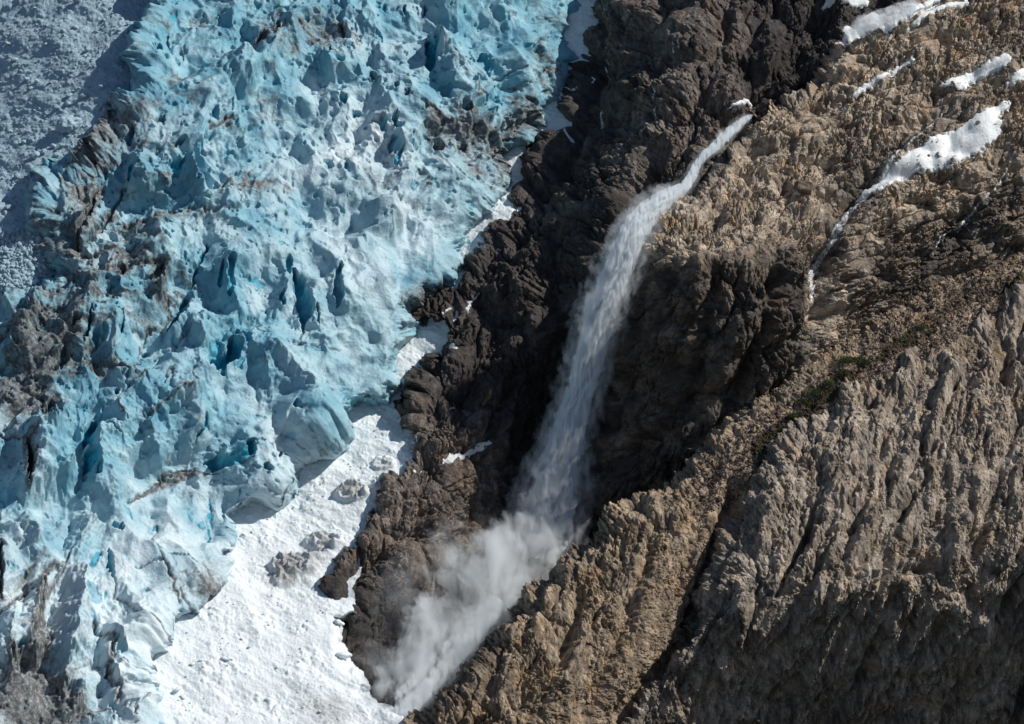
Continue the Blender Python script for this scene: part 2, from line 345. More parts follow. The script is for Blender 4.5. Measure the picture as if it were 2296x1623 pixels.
def build_glacier():
    F = Fld(); F.X, F.Y = X, Y = grid(-180, 1360, -120, 1740, 1.6)
    D0 = tps([(-180, 1740, -260), (0, 1623, -130), (330, 1640, -70), (200, 1500, 20), (0, 1400, 30), (100, 1300, 150), (300, 1330, 200), (300, 1200, 330), (500, 1150, 450), (0, 1100, 300), (150, 1000, 420), (400, 950, 500), (600, 900, 580), (800, 840, 700), (820, 650, 800), (600, 700, 730), (350, 750, 640), (100, 800, 560), (0, 700, 640), (-180, 750, 600), (150, 560, 730), (300, 480, 820), (600, 500, 880), (900, 550, 920), (1050, 500, 1060), (1150, 380, 1190), (600, 300, 1070), (900, 300, 1110), (400, 250, 1000), (350, 60, 1240), (700, 100, 1270), (1100, 100, 1300), (1250, 100, 1430), (700, -100, 1450), (1300, -60, 1580), (1000, -100, 1450)], X, Y)
    F.D = D0.copy(); F.blue = np.zeros(X.shape, f32); F.dirt = np.zeros(X.shape, f32) + .05; F.smooth = np.ones(X.shape, f32)
    F.jx = 7 * noise(X / 22, Y / 22, 301) + 3 * noise(X / 8, Y / 8, 302); F.jy = 7 * noise(X / 22, Y / 22, 303) + 3 * noise(X / 8, Y / 8, 304)
    # zones: rough seracs and smooth whaleback ice
    rough = np.zeros(X.shape, f32) + .55
    for z in ((850, 760, 130, 140, -.5, 0), (640, 870, 120, 90, -.35, 0), (500, 900, 150, 80, -.2, 0), (700, 620, 130, 90, -.3, 0), (980, 560, 120, 60, -.35, 0), (420, 1200, 160, 110, -.35, 0), (230, 1350, 140, 190, -.55, 0), (330, 1150, 190, 90, -.3, 0), (250, 1060, 110, 110, -.2, 0), (700, 380, 110, 80, -.2, 0), (480, 190, 60, 60, -.1, 0), (250, 980, 90, 90, -.2, 0),
              (250, 480, 200, 120, .35, -30), (250, 680, 220, 90, .4, -20), (450, 380, 120, 80, .3, 0), (650, 80, 220, 90, .3, 0), (900, 330, 130, 100, .25, 0), (1150, 300, 100, 160, .35, 0), (150, 800, 170, 120, .3, -30), (60, 1000, 90, 120, .2, 0)):
        blot(rough, X, Y, *z)
    rough = np.clip(rough, .12, 1.1)
    P0 = world(X, Y, D0); a, b = ab(P0)
    # general serac structure, running down and to the left
    wx = a + 40 * noise(a / 130, b / 130, 101) + 10 * noise(a / 35, b / 35, 103); wy = b + 40 * noise(a / 130, b / 130, 102) + 10 * noise(a / 35, b / 35, 104)
    x1, y1 = rot(wx, wy, -25, 120, 210); x2, y2 = rot(wx, wy, -15, 46, 85); x3, y3 = rot(wx, wy, -30, 22, 30); x4, y4 = rot(wx, wy, 10, 10, 12)
    h = 26 * ridge(x1, y1, 110, 2) * (.4 + .5 * rough) + 48 * fbm(*rot(wx, wy, -25, 190, 300), 111, 2)
    s0, c0 = scoop(x1 * 1.1, y1 * 1.1, 120, .5); s1, c1 = scoop(x1 * 2.3, y1 * 2.2, 124, .4); s2, c2 = scoop(*rot(wx, wy, -12, 24, 40), 121, .35); s3, c3 = scoop(x4 * .8, y4 * .9, 122, .3); f3, e3, r3 = facet(x3, y3, 123, 1, .3)
    s5, c5 = scoop(*rot(wx, wy, -20, 34, 60), 125, .6)
    sel = sm(fbm(a / 150, b / 150, 126), -.15, .25)
    h = h + (38 * s0 + 22 * s1 * sel) * (.35 + .65 * rough) + rough * (6.5 * s2 + 2.6 * s3 + 11 * s5 * (1 - sel)) + 1.2 * f3 * rough
    pock = sm(fbm(a / 26, b / 26, 141, 3), .38, .7); h = h - 12 * pock * rough; F.blue += .55 * pock * (.4 + rough) * sm(fbm(a / 90, b / 90, 142), -.3, .3)
    h = h + .7 * fbm(a / 8, b / 8, 151, 3) + 5 * (1 - rough) * fbm(a / 60, b / 60, 152, 2)
    # ---- landforms that can be told apart in the photograph
    for args in CRESTS: crest(F, *args)
    for args in BULGES: bulge(F, *args)
    for args in CREVS: crev(F, *args)
    F.dirt += .30 * sm(fbm(a / 70, b / 45, 161, 4), .05, .6) * (.25 + rough) + .45 * c1 * (.4 + rough) * sm(fbm(a / 110, b / 110, 162), -.2, .4) + .22 * c2 * rough * sm(fbm(a / 90, b / 90, 163), -.2, .3) + .2 * c5 * (1 - sel) * rough + .2 * c0
    for z in DIRTS: blot(F.dirt, X, Y, z[0], z[1], z[2], z[3], z[4] * 1.0, *z[5:])
    for pts, w_, am in DIRTL:
        W_ = win(X, Y, pts, w_ * 3); d, sd, t = segd(W_.X + F.jx[W_.s], W_.Y + F.jy[W_.s], pts); F.dirt[W_.s] += am * np.exp(-(d / w_) ** 2); F.D[W_.s] += 2.0 * w_ * np.exp(-(d / (w_ * .9)) ** 2)
    F.snow = np.clip(.15 + .75 * sm(Y + .3 * X, 1000, 1500) + .45 * fbm(a / 160, b / 160, 171, 3), 0, 1)
    for z in ((700, 700, 500, 300, -.15), (850, 540, 200, 90, .55), (760, 300, 150, 90, .45), (980, 380, 160, 120, .35), (640, 620, 120, 100, .3), (720, 380, 110, 60, .5), (850, 760, 90, 120, .4), (690, 860, 90, 60, .4), (1190, 120, 110, 150, -.7), (350, 120, 60, 130, -.6), (560, 100, 120, 90, -.3), (130, 850, 140, 200, -.4)): blot(F.snow, X, Y, *z)
    ds = sdist(X, Y, GL) + 7 * fbm(X / 28, Y / 28, 201, 3) + 5 * f3
    left = sm(420 - X + 0 * Y, 0, 200) * sm(700 - Y, 0, 60)
    wdt = 26 + 70 * left; hgt = 34 + 50 * left
    low = sm(Y, 1180, 1320); wdt = wdt * (1 - .5 * low); hgt = hgt * (1 - .45 * low)
    h = h - h.mean(); feat = D0 - F.D
    P = world(X, Y, D0 + rolled(0, ds, wdt, hgt, 4)); N = normals(blur(P, 12)); N = blur(N, 8); P = P + N * ((h * (.35 + .65 * F.smooth) + .85 * feat) * S)[..., None]
    return tag(mesh_grid('glacier', P, ds > -22, M_ICE, dict(blue=F.blue, dirt=F.dirt, snow=F.snow)), 'crevassed blue icefall streaked with dark dirt beside the rock cliff', 'glacier', kind='structure')
CRESTS = [ # points top to bottom, height, shaded width, lit width, dirt
 (ZD([(870, 1230), (780, 1370), (700, 1560), (600, 1700)]), 40, 34, 75, .0),
 (ZE([(760, 190), (720, 400), (700, 620), (640, 900), (560, 1150)]), 62, 60, 60, 0),
 (ZE([(1100, 320), (1130, 520), (1250, 760), (1400, 860)]), 22, 22, 60, 0),
 (ZE([(900, 540), (910, 740), (1000, 920), (1090, 1030)]), 26, 22, 55, 0),
 (ZE([(640, 980), (600, 1150), (560, 1320)]), 34, 34, 60, 0),
 (ZE([(780, 1280), (700, 1440), (720, 1520)]), 26, 24, 36, 0),
 (ZE([(1000, 1160), (1060, 1260), (1260, 1340)]), 18, 14, 50, 0),
 (ZE([(120, 640), (60, 900), (70, 1250)]), 40, 40, 40, 0),
 (ZE([(400, 300), (330, 520), (250, 900), (260, 1120)]), 36, 30, 40, .2),
 (ZE([(440, 830), (300, 1000), (330, 1130)]), 26, 22, 30, .4),
 (ZD([(880, 430), (870, 740), (880, 950), (760, 1170)]), 58, 34, 110, 0),
 (ZD([(680, 850), (560, 950), (340, 1050), (180, 1180)]), 50, 80, 26, .15),
 (ZD([(520, 430), (430, 640), (240, 720)]), 40, 50, 30, .2),
 (ZD([(600, 240), (560, 420), (420, 640)]), 30, 26, 40, .2),
 (ZD([(1310, 450), (1560, 300), (1850, 180)]), 34, 20, 60, .35),
 (ZD([(2230, 640), (2100, 740), (1960, 720)]), 46, 30, 60, 0),
 (ZD([(1300, 470), (1380, 640), (1440, 800)]), 34, 20, 80, 0),
 (ZD([(1050, 290), (1060, 430), (1120, 520)]), 22, 16, 40, .3),
 (ZD([(200, 1220), (300, 1450), (340, 1600)]), 30, 26, 30, .2),
 (T4([(1390, 480), (1350, 620), (1380, 760)]), 40, 30, 55, 0),
 (T4([(1640, 660), (1760, 780), (1800, 900), (1830, 1050)]), 24, 26, 40, 0),
 (T4([(1760, 690), (1900, 800), (2000, 930), (2100, 1060)]), 24, 22, 50, 0),
 (T4([(1530, 100), (1540, 280), (1480, 420)]), 30, 34, 90, 0),
 (T4([(1960, 230), (1930, 330), (1900, 480)]), 18, 16, 26, 0),
 (T4([(2040, 280), (2110, 420), (2160, 600)]), 20, 26, 60, 0),
 (T4([(2230, 140), (2280, 330), (2270, 480)]), 20, 22, 50, 0),
 (T4([(1330, 300), (1230, 520), (1120, 640)]), 34, 16, 50, .2),
 (T4([(1150, 120), (1080, 300), (1060, 400)]), 30, 26, 26, .35),
 (T4([(640, 340), (560, 500), (470, 640)]), 30, 40, 40, .1),
 (T4([(260, 370), (230, 560), (120, 700)]), 34, 26, 24, .1),
 (T1([(1240, 1040), (1290, 1200), (1380, 1340)]), 40, 16, 22, 0),
 (T1([(960, 1020), (920, 1140), (1000, 1280)]), 36, 40, 60, 0),
 (T1([(1100, 1030), (1130, 1150), (1150, 1300)]), 20, 30, 14, 0),
 (T1([(1600, 430), (1560, 560), (1700, 640)]), 34, 26, 60, 0),
 (T1([(1530, 700), (1560, 860), (1690, 1060)]), 40, 60, 26, .1),
 (T1([(1000, 240), (1010, 380), (990, 470)]), 18, 22, 22, .1),
 (T1([(1080, 60), (1060, 200), (1030, 300)]), 40, 30, 40, .1),
 (T1([(610, 870), (640, 1010), (560, 1160)]), 36, 20, 30, .3),
 (T1([(730, 800), (700, 960), (660, 1100)]), 30, 22, 34, .3),
 (T1([(340, 1210), (300, 1400), (330, 1560)]), 16, 34, 30, .25),
 (T1([(560, 1430), (540, 1560), (590, 1640)]), 30, 26, 40, .0),
 (T2([(660, 180), (640, 300), (700, 380)]), 40, 20, 70, 0),
 (T2([(720, 420), (740, 560), (720, 640)]), 24, 40, 50, .1),
 (T2([(380, 860), (370, 1000), (330, 1120)]), 30, 26, 60, 0),
 (T2([(100, 300), (0, 380), (-120, 480)]), 26, 50, 30, .2),
 (T2([(1190, 720), (1200, 800), (1240, 840)]), 24, 16, 30, .2),
 (T2([(1290, 720), (1320, 790), (1380, 820)]), 22, 16, 24, .2),
 (T2([(1120, 780), (1140, 840)]), 20, 16, 20, .2),
]
BULGES = [
 (845, 770, 110, 170, 50, .8), (470, 60, 80, 70, 40), (520, 150, 90, 60, 34), (640, 330, 100, 70, 40, .7, 10), (470, 945, 110, 75, 46, .7), (560, 830, 90, 120, 44, .7, 20), (690, 930, 70, 60, 26),
 (290, 1000, 70, 120, 46, .7, 15), (105, 1060, 60, 60, 30), (270, 1180, 60, 60, 26), (430, 1170, 80, 60, 22, .7), (350, 1100, 80, 40, 24), (190, 1330, 60, 120, 36, .7, 10), (110, 1290, 50, 70, 26), (25, 1250, 60, 80, 34, .6), (20, 1420, 45, 90, 34, .6),
 (60, 1560, 80, 60, 26), (235, 1480, 50, 26, 22, .5), (300, 1490, 45, 30, 18, .5), (165, 1560, 36, 24, 20, .5), (255, 1560, 30, 22, 16, .5), (220, 1605, 34, 20, 20, .5), (275, 1602, 30, 18, 16, .5), (300, 1550, 40, 18, 12, .5), (190, 1525, 40, 40, 22, .7), (100, 1600, 50, 24, 16),
 (330, 1230, 50, 50, 20, .5), (370, 1260, 60, 40, 20, .5), (330, 1390, 55, 55, 20, .6), (285, 1420, 50, 60, 22, .6), (400, 1290, 70, 50, 18, .5), (395, 1200, 55, 50, 18, .5), (255, 1380, 30, 60, 16),
 (1010, 120, 60, 50, 46, .6), (1020, 200, 40, 60, 30, .5), (860, 490, 50, 40, 44, .6), (930, 400, 60, 60, 30, .7), (720, 260, 90, 60, 34), (570, 560, 70, 60, 20), (1090, 60, 60, 60, 24), (880, 120, 60, 40, 20), (330, 90, 40, 110, 14, .6), (180, 470, 60, 80, 14), (350, 400, 90, 60, 30), (420, 300, 80, 50, 20),
 (1145, 480, 60, 60, 14), (1000, 480, 100, 60, 20), (40, 900, 60, 60, 26), (160, 870, 70, 50, 24), (320, 860, 60, 50, 26), (230, 740, 70, 50, 30, .7, -40), (330, 640, 60, 60, 24),
]
CREVS = [ # points, half-width, depth, blue, dirt
 (T4([(1410, 0), (1350, 130), (1290, 270)]), 4, 34, 1), (T4([(1260, 340), (1230, 460), (1140, 580)]), 11, 46, .9), (T4([(1500, 200), (1470, 310)]), 5, 26, 1), (T4([(1540, 180), (1550, 400)]), 9, 22, .8),
 (T4([(1980, 190), (2030, 330), (2060, 460), (2040, 560)]), 15, 50, .85), (T4([(1940, 110), (1950, 200)]), 7, 22, .8), (T4([(1900, 320), (1905, 440)]), 6, 26, .9, .2), (T4([(2060, 520), (2030, 620), (2010, 690)]), 3, 20, .3, .6), (T4([(2135, 450), (2140, 560)]), 3.5, 22, .9), (T4([(2275, 180), (2260, 330), (2275, 440)]), 9, 30, .6),
 (T4([(1640, 260), (1720, 240), (1780, 280)]), 4, 16, .7), (T4([(1720, 290), (1740, 300)]), 5, 18, .8), (T4([(1570, 590), (1650, 660), (1690, 700)]), 13, 60, 1), (T4([(1560, 660), (1570, 770), (1500, 800), (1400, 880)]), 16, 70, 1), (T4([(1600, 760), (1480, 900)]), 7, 40, .9), (T4([(1640, 800), (1600, 860)]), 7, 20, .6), (T4([(1460, 660), (1440, 800)]), 14, 26, .6),
 (T4([(780, 1020), (780, 1060)]), 7, 30, .9), (T4([(1380, 1200), (1350, 1290), (1330, 1330)]), 4, 26, .95), (T4([(1300, 1380), (1330, 1330)]), 2, 12, .3, .4),
 (T4([(1960, 1120), (1975, 1170)]), 5, 16, .7), (T4([(1700, 1330), (1660, 1420), (1540, 1480), (1400, 1470)]), 16, 46, .85), (T4([(1900, 1410), (1890, 1460)]), 5, 18, .8), (T4([(1530, 1350), (1520, 1370)]), 5, 14, .5), (T4([(1780, 1500), (1790, 1560)]), 5, 18, .7),
 (T4([(660, 1180), (600, 1300), (570, 1400)]), 13, 60, 1), (T4([(620, 1430), (600, 1500), (560, 1560)]), 15, 50, 1), (T4([(350, 1260), (320, 1340)]), 9, 36, .8), (T4([(610, 540), (590, 660), (560, 740)]), 3.5, 24, .9), (T4([(530, 590), (490, 640)]), 6, 16, .6), (T4([(650, 650), (640, 740)]), 8, 22, .5), (T4([(190, 460), (160, 560)]), 6, 16, .6), (T4([(430, 760), (420, 870)]), 12, 26, .6), (T4([(350, 1100), (330, 1200)]), 10, 30, .6), (T4([(190, 1430), (190, 1600), (180, 1700)]), 7, 50, 0, 1.2), (T4([(650, 1560), (640, 1620)]), 6, 30, .8), (T4([(1070, 200), (1040, 340)]), 10, 30, .3, .6), (T4([(830, 200), (800, 280)]), 5, 22, .3, .6), (T4([(830, 540), (800, 700)]), 4, 14, .5),
 (ZD([(960, 540), (1060, 620), (1110, 740)]), 2.6, 12, .6), (ZD([(1920, 1060), (1915, 1200), (1935, 1340)]), 2.8, 26, 1), (ZD([(1885, 1330), (1910, 1500)]), 3.2, 26, 1), (ZD([(1720, 1150), (1740, 1300)]), 3, 14, .8), (ZD([(2160, 1040), (2165, 1170)]), 2, 12, .7), (ZD([(1805, 1280), (1850, 1340)]), 8, 16, .6), (ZD([(1110, 1190), (1190, 1300)]), 6, 14, .5), (ZD([(1390, 1330), (1430, 1340)]), 6, 20, .9, .2), (ZD([(980, 1400), (1080, 1420)]), 6, 18, .8),
 (ZE([(900, 80), (820, 190)]), 7, 22, .9), (ZE([(980, 60), (985, 180), (990, 330)]), 7, 26, .7), (ZE([(750, 460), (830, 510), (900, 480)]), 15, 20, .55), (ZE([(960, 440), (930, 500)]), 4, 12, .9), (ZE([(800, 600), (840, 720), (880, 870)]), 6, 24, .5), (ZE([(980, 950), (1050, 1010), (1050, 1080)]), 9, 24, .5), (ZE([(170, 930), (180, 1010)]), 9, 34, .7), (ZE([(90, 1010), (100, 1150)]), 9, 34, .3, .3), (ZE([(1450, 205), (1640, 200), (1740, 240)]), 2.6, 9, .7, .1), (ZE([(920, 1310), (940, 1370)]), 6, 22, .5), (ZE([(0, 0), (20, 500)]), 5, 40, 0, 1), (ZE([(80, 240), (170, 240)]), 5, 12, .4, .2), (ZE([(380, 340), (380, 560)]), 5, 26, 0, .5), (ZE([(540, 290), (420, 480)]), 4, 16, 0, .5),
 (ZE([(640, 970), (800, 950)]), 2, 5, .3, .2), (ZE([(640, 1200), (780, 1110), (940, 1140), (960, 1200)]), 3, 8, .1, .35), (ZE([(800, 1290), (960, 1280)]), 3, 7, .1, .4), (ZE([(1040, 1120), (1230, 1190)]), 2.5, 6, .2, .3), (ZE([(1090, 1300), (1280, 1345)]), 3, 7, .2, .4), (ZE([(720, 1500), (980, 1500), (1180, 1540)]), 3, 7, .1, .5), (ZE([(980, 1510), (1000, 1600)]), 3, 7, .1, .4), (ZE([(1180, 1460), (1200, 1600)]), 2.4, 5, .1, .3), (ZE([(1160, 270), (1440, 240)]), 2, 5, .3, .3), (ZE([(1250, 460), (1330, 430)]), 4, 8, .5),
 (ZB([(1550, 340), (1575, 470), (1540, 650)]), 11, 50, 1), (ZB([(2040, 460), (2090, 560), (2090, 680)]), 15, 44, .75), (ZB([(1500, 0), (1510, 100)]), 4, 26, 1), (ZB([(1325, 20), (1330, 100)]), 4, 24, .9), (ZB([(1155, 0), (1150, 80)]), 4, 20, .8), (ZB([(1615, 200), (1620, 260)]), 6, 20, .9), (ZB([(880, 980), (920, 1030)]), 10, 34, .9), (ZB([(740, 870), (790, 900), (760, 950)]), 9, 26, .85), (ZB([(1060, 1110), (1130, 1160), (1130, 1220)]), 10, 30, .6, .1), (ZB([(1235, 1080), (1250, 1180), (1260, 1260)]), 9, 34, .7, .1), (ZB([(1200, 1280), (1230, 1400)]), 13, 30, .6), (ZB([(1290, 1370), (1230, 1480)]), 5, 24, .9), (ZB([(660, 440), (650, 560)]), 3, 26, .2, .4), (ZB([(760, 230), (780, 300)]), 5, 22, 0, .6), (ZB([(1010, 640), (1060, 720)]), 6, 24, 0, .5), (ZB([(1700, 800), (1660, 880)]), 14, 26, .4), (ZB([(1740, 520), (1940, 530)]), 3, 22, 0, .8), (ZB([(1260, 800), (1265, 870)]), 6, 22, .7), (ZB([(1360, 1230), (1390, 1260)]), 4, 12, .7), (ZB([(190, 270), (170, 390)]), 4, 24, 0, .5), (ZB([(0, 440), (80, 400)]), 12, 40, .2, .3), (ZB([(640, 1440), (650, 1520)]), 10, 14, .4), (ZB([(800, 1420), (795, 1540)]), 3, 14, .8), (ZB([(430, 1220), (440, 1300)]), 4, 14, .6), (ZB([(1840, 1300), (1850, 1380)]), 9, 26, .2, .3), (ZB([(1600, 1290), (1640, 1370)]), 8, 22, .2, .4), (ZB([(1160 + 1020, 1350), (2240, 1420)]), 18, 26, .1, .5), (ZB([(1800, 980), (1900, 1000)]), 10, 22, .2, .5), (ZB([(1950, 460), (1930, 400)]), 3, 10, .3), (ZB([(1330, 880), (1350, 910)]), 8, 20, .2, .5),
 (ZA([(1610, 440), (1625, 480)]), 6, 22, .5, .2), (ZA([(1430, 490), (1440, 550)]), 6, 18, .7), (ZA([(1490, 250), (1480, 400)]), 8, 30, .4, .3), (ZA([(1500, 80), (1590, 100)]), 4, 16, .9), (ZA([(1840, 130), (1800, 240)]), 4, 22, .1, .5), (ZA([(1190, 1140), (1120, 1280)]), 5, 26, .8), (ZA([(870, 1340), (860, 1480)]), 7, 40, .1, .7), (ZA([(1180, 1500), (1160, 1640)]), 8, 34, 1), (ZA([(1500, 1480), (1590, 1500), (1580, 1560)]), 14, 30, .8), (ZA([(1880, 1060), (1900, 1130)]), 8, 22, .8, .1), (ZA([(2000, 1100), (2020, 1010)]), 3, 10, .6), (ZA([(1560, 1330), (1620, 1290)]), 6, 26, .6, .2), (ZA([(1770, 1290), (1790, 1300)]), 5, 18, .5), (ZA([(2100, 1290), (2120, 1370)]), 4, 18, .2, .4), (ZA([(1400, 1100), (1480, 1080)]), 7, 26, .4, .4), (ZA([(2230, 470), (2220, 560)]), 8, 30, .2, .2), (ZA([(2150, 1180), (2210, 1200)]), 6, 12, .5),
 ([(275, 420), (240, 480), (200, 540)], 6, 34, .6, .3), ([(215, 415), (190, 500), (165, 560)], 7, 36, .1, .9),
]
DIRTS = [ # cx, cy, rx, ry, amount, angle
 (150, 760, 190, 100, .3, -30), (130, 480, 60, 90, .25, 0), (230, 290, 60, 60, .25, -30), (60, 900, 110, 90, .25, 0), (230, 480, 160, 90, .15, -20), (90, 1450, 100, 150, .15, 10), (40, 1580, 130, 60, .3, 0), (650, 80, 150, 70, .12, 0), (1180, 200, 60, 180, .05, 0), (1060, 330, 80, 80, .15, 0), (260, 290, 70, 40, .5, -20), (320, 250, 60, 26, .35, -20), (190, 430, 40, 70, .55, 30), (130, 560, 60, 40, .55, 0), (330, 330, 90, 26, .4, 0), (230, 360, 60, 26, .35, 0), (360, 400, 60, 30, .3, 0), (300, 500, 110, 26, .5, 0), (430, 480, 90, 18, .45, 0), (260, 590, 110, 60, .45, -30), (160, 680, 80, 60, .45, -30), (40, 700, 60, 60, .5, 0), (60, 780, 60, 40, .5, 0), (110, 800, 90, 40, .45, -40), (60, 880, 80, 50, .6, -20), (60, 920, 50, 30, .5, -20), (200, 830, 80, 24, .45, 20), (250, 820, 60, 20, .4, 20), (330, 700, 60, 40, .35, -30), (20, 990, 60, 30, .35, 0), (330, 600, 60, 50, .3, 0), (380, 650, 70, 30, .3, -30),
 (370, 1075, 60, 11, .75, -25), (420, 1050, 60, 9, .7, 10), (395, 1060, 50, 14, .4, -10), (130, 1190, 60, 8, .5, -50), (60, 1290, 70, 10, .8, -48), (95, 1330, 40, 12, .7, -50), (85, 1420, 26, 60, .8, 5), (70, 1500, 24, 50, .6, 15), (110, 1560, 70, 60, .6, 0), (110, 1600, 90, 40, .55, 0), (20, 1600, 60, 60, .5, 0), (30, 1500, 30, 80, .4, 0), (20, 1540, 60, 60, .35, 0), (170, 1600, 60, 26, .5, 0), (190, 1500, 60, 80, .12, 0),
 (430, 1330, 60, 26, .4, -10), (455, 1325, 26, 16, .75, -20), (480, 1290, 30, 30, .35, 0), (370, 1290, 60, 26, .15, 0), (350, 1350, 60, 40, .15, 0), (420, 1275, 70, 30, .25, 0), (370, 1440, 40, 20, .1, 0),
 (570, 280, 60, 50, .25, 0), (600, 240, 50, 30, .35, 0), (740, 90, 90, 50, .3, 20), (620, 110, 80, 60, .35, 20), (700, 60, 60, 40, .35, 0), (1030, 180, 40, 50, .3, 0), (1000, 280, 70, 26, .5, 15), (980, 300, 40, 40, .35, 0), (1070, 290, 36, 16, .6, 0), (1050, 340, 60, 60, .35, 30), (1050, 400, 50, 20, .45, 0), (1140, 300, 60, 80, .35, 0), (1190, 180, 50, 130, .25, 0), (1230, 120, 26, 120, .35, 0), (1130, 400, 40, 60, .4, 0), (1180, 260, 60, 40, .4, 0), (860, 430, 60, 40, .3, 20), (560, 410, 60, 30, .45, 10), (600, 430, 40, 30, .4, 0), (500, 420, 50, 20, .35, 0), (700, 440, 40, 20, .3, 0), (770, 370, 60, 40, .12, 0), (920, 420, 60, 40, .2, 0), (410, 40, 60, 60, .25, 0), (470, 200, 60, 40, .3, -30), (380, 200, 60, 40, .35, -30), (960, 660, 50, 40, .9, 0), (925, 690, 24, 40, .6, 0), (900, 810, 12, 50, .4, 10), (820, 420, 40, 30, .3, 0), (1140, 460, 30, 40, .2, 0), (590, 850, 16, 60, .35, 0), (560, 840, 8, 60, .3, 0), (430, 850, 26, 30, .4, 0),
]
DIRTL = [ # dirt-lined cracks: points, half-width, amount
 (ZD([(1500, 880), (1350, 1000), (1150, 1140)]), 4.5, .8), (ZD([(1500, 880), (1700, 820), (1860, 860), (2010, 870), (2230, 780)]), 3, .7), (ZD([(1430, 1340), (1370, 1480), (1350, 1620)]), 3.6, .7), (ZD([(880, 1280), (700, 1560), (560, 1700)]), 3, .7),
 (ZE([(1340, 0), (1400, 200), (1490, 350), (1560, 480), (1590, 560)]), 3.4, .8), (ZE([(1600, 450), (1660, 560), (1740, 630)]), 3.2, .7), (ZE([(1000, 300), (1040, 470), (1120, 560), (1190, 690), (1290, 790), (1400, 870)]), 3.4, .75), (ZE([(830, 690), (880, 870), (960, 950), (990, 1060), (960, 1160), (990, 1260), (1060, 1350), (1060, 1440)]), 5.5, .95), (ZE([(600, 200), (420, 260), (0, 640)]), 7, .9), (ZE([(370, 560), (370, 750), (290, 850), (260, 1000)]), 7, .8), (ZE([(440, 860), (380, 1050), (400, 1180), (520, 1300), (560, 1400)]), 6, .9), (ZE([(1500, 355), (1650, 360), (1830, 390)]), 2, .5), (ZE([(1790, 240), (1850, 350)]), 2, .6), (ZE([(560, 1600), (760, 1500), (900, 1480)]), 4, .6),
 (ZD([(1390, 0), (1240, 130), (1100, 210), (1040, 270), (1060, 400), (1110, 520)]), 2.6, .6), (ZD([(1730, 0), (1700, 120), (1740, 190), (1600, 290), (1400, 390), (1300, 460)]), 3, .7), (ZD([(1540, 20), (1470, 80), (1460, 180)]), 3, .6), (ZD([(1520, 60), (1510, 200)]), 4, .5), (ZD([(1240, 430), (1290, 520), (1360, 600)]), 4, .6), (ZD([(900, 300), (930, 410)]), 2.5, .6),
 (T4([(1000, 560), (930, 780), (880, 900), (900, 950)]), 2.8, .7), (T4([(1280, 590), (1180, 700), (1060, 800), (1000, 930)]), 3.5, .65), (T4([(1600, 480), (1720, 600), (1850, 660), (2000, 700), (2290, 720)]), 3, .6), (T4([(600, 830), (800, 880), (860, 960)]), 5, .6), (T4([(0, 700), (200, 640), (400, 480)]), 8, .6), (T4([(480, 660), (250, 850), (60, 1000)]), 9, .6), (T4([(0, 1340), (150, 1400), (220, 1430)]), 4, .6), (T4([(140, 1000), (280, 1080), (300, 1250)]), 7, .7), (T4([(530, 100), (800, 60), (1100, 20)]), 6, .5), (T4([(620, 250), (800, 220), (1050, 180)]), 6, .45), (T4([(1130, 330), (1150, 480), (1060, 560), (880, 600)]), 5, .5),
 (T2([(760, 830), (860, 870), (910, 990)]), 3.6, .8), (T2([(800, 1110), (950, 1080)]), 3, .7), (T2([(560, 760), (680, 830), (640, 900)]), 6, .6), (T2([(1060, 500), (1210, 480)]), 3, .6), (T2([(1320, 300), (1400, 620)]), 8, .3), (T2([(980, 960), (1010, 1260)]), 2.2, .4), (T2([(1090, 560), (1200, 600)]), 4, .4),
 (T1([(1640, 420), (1760, 280), (1860, 230)]), 5, .5), (T1([(1870, 200), (1840, 300)]), 4, .7), (T1([(1420, 1330), (1620, 1130), (1500, 1000)]), 4, .4), (T1([(860, 1500), (1300, 1400), (1600, 1420)]), 6, .5), (T1([(1480, 900), (1560, 850), (1380, 900)]), 5, .7),
]
# ------------------------------------------------------------------ rock
def strokes(A, X, Y, lst):
    for pts, w_, am in lst:
        W_ = win(X, Y, pts, w_ * 3)
        if not W_.ok: continue
        d, sd, t = segd(W_.X + 5 * noise(W_.X / 14, W_.Y / 14, 88), W_.Y + 5 * noise(W_.X / 14, W_.Y / 14, 89), pts); A[W_.s] += am * np.exp(-(d / w_) ** 2)
def rock(name, label, bounds, step, ctrl, poly, jag, edge, recipe, mat, fac=1.0, post=None, clip=None):
    X, Y = grid(*bounds, step); D0 = tps(ctrl, X, Y)
    ds = sdist(X, Y, poly) + jag * fbm(X / 34, Y / 34, 401, 4) + jag * .6 * facet(X / 22, Y / 26, 402, 1, .5)[0]
    R = Fld(); R.X, R.Y, R.D, R.ds = X, Y, D0.copy(), ds
    for k in ('tone', 'wet', 'snow', 'veg'): setattr(R, k, np.zeros(X.shape, f32))
    P0 = world(X, Y, D0); R.a, R.b = ab(P0)
    h = recipe(R); wa, wb = warp(R.a, R.b, 480); var = sm(fbm(R.a / 110, R.b / 110, 481, 3), -.5, .4)
    f1, e1, q1 = facet(*rot(wa, wb, -15, 26, 36), 482, .9, .5); f2, e2, q2 = facet(*rot(wa, wb, 20, 13, 17), 483, 1.0, .6); f3, e3, q3 = facet(*rot(wa, wb, -30, 7, 9), 484, 1.0, .6)
    h = h + var * (4.5 * f1 + 3.4 * f2 + 1.7 * f3) * fac - 1.5 * var * (1 - sm(e2, 0, .1)); R.blk = np.clip(.40 * q1 + .36 * q2 + .24 * q3, 0, 1)
    h = h - h.mean() + (D0 - R.D)
    P = world(X, Y, rolled(D0, ds, *edge)); P = P + blur(normals(blur(P, 10)), 6) * (h * S)[..., None]
    return tag(mesh_grid(name, P, ds > -24, mat, dict(tone=R.tone, wet=R.wet, snow=R.snow, veg=R.veg, blk=R.blk), smooth=False), label, 'cliff', kind='structure') and (X, Y, P)
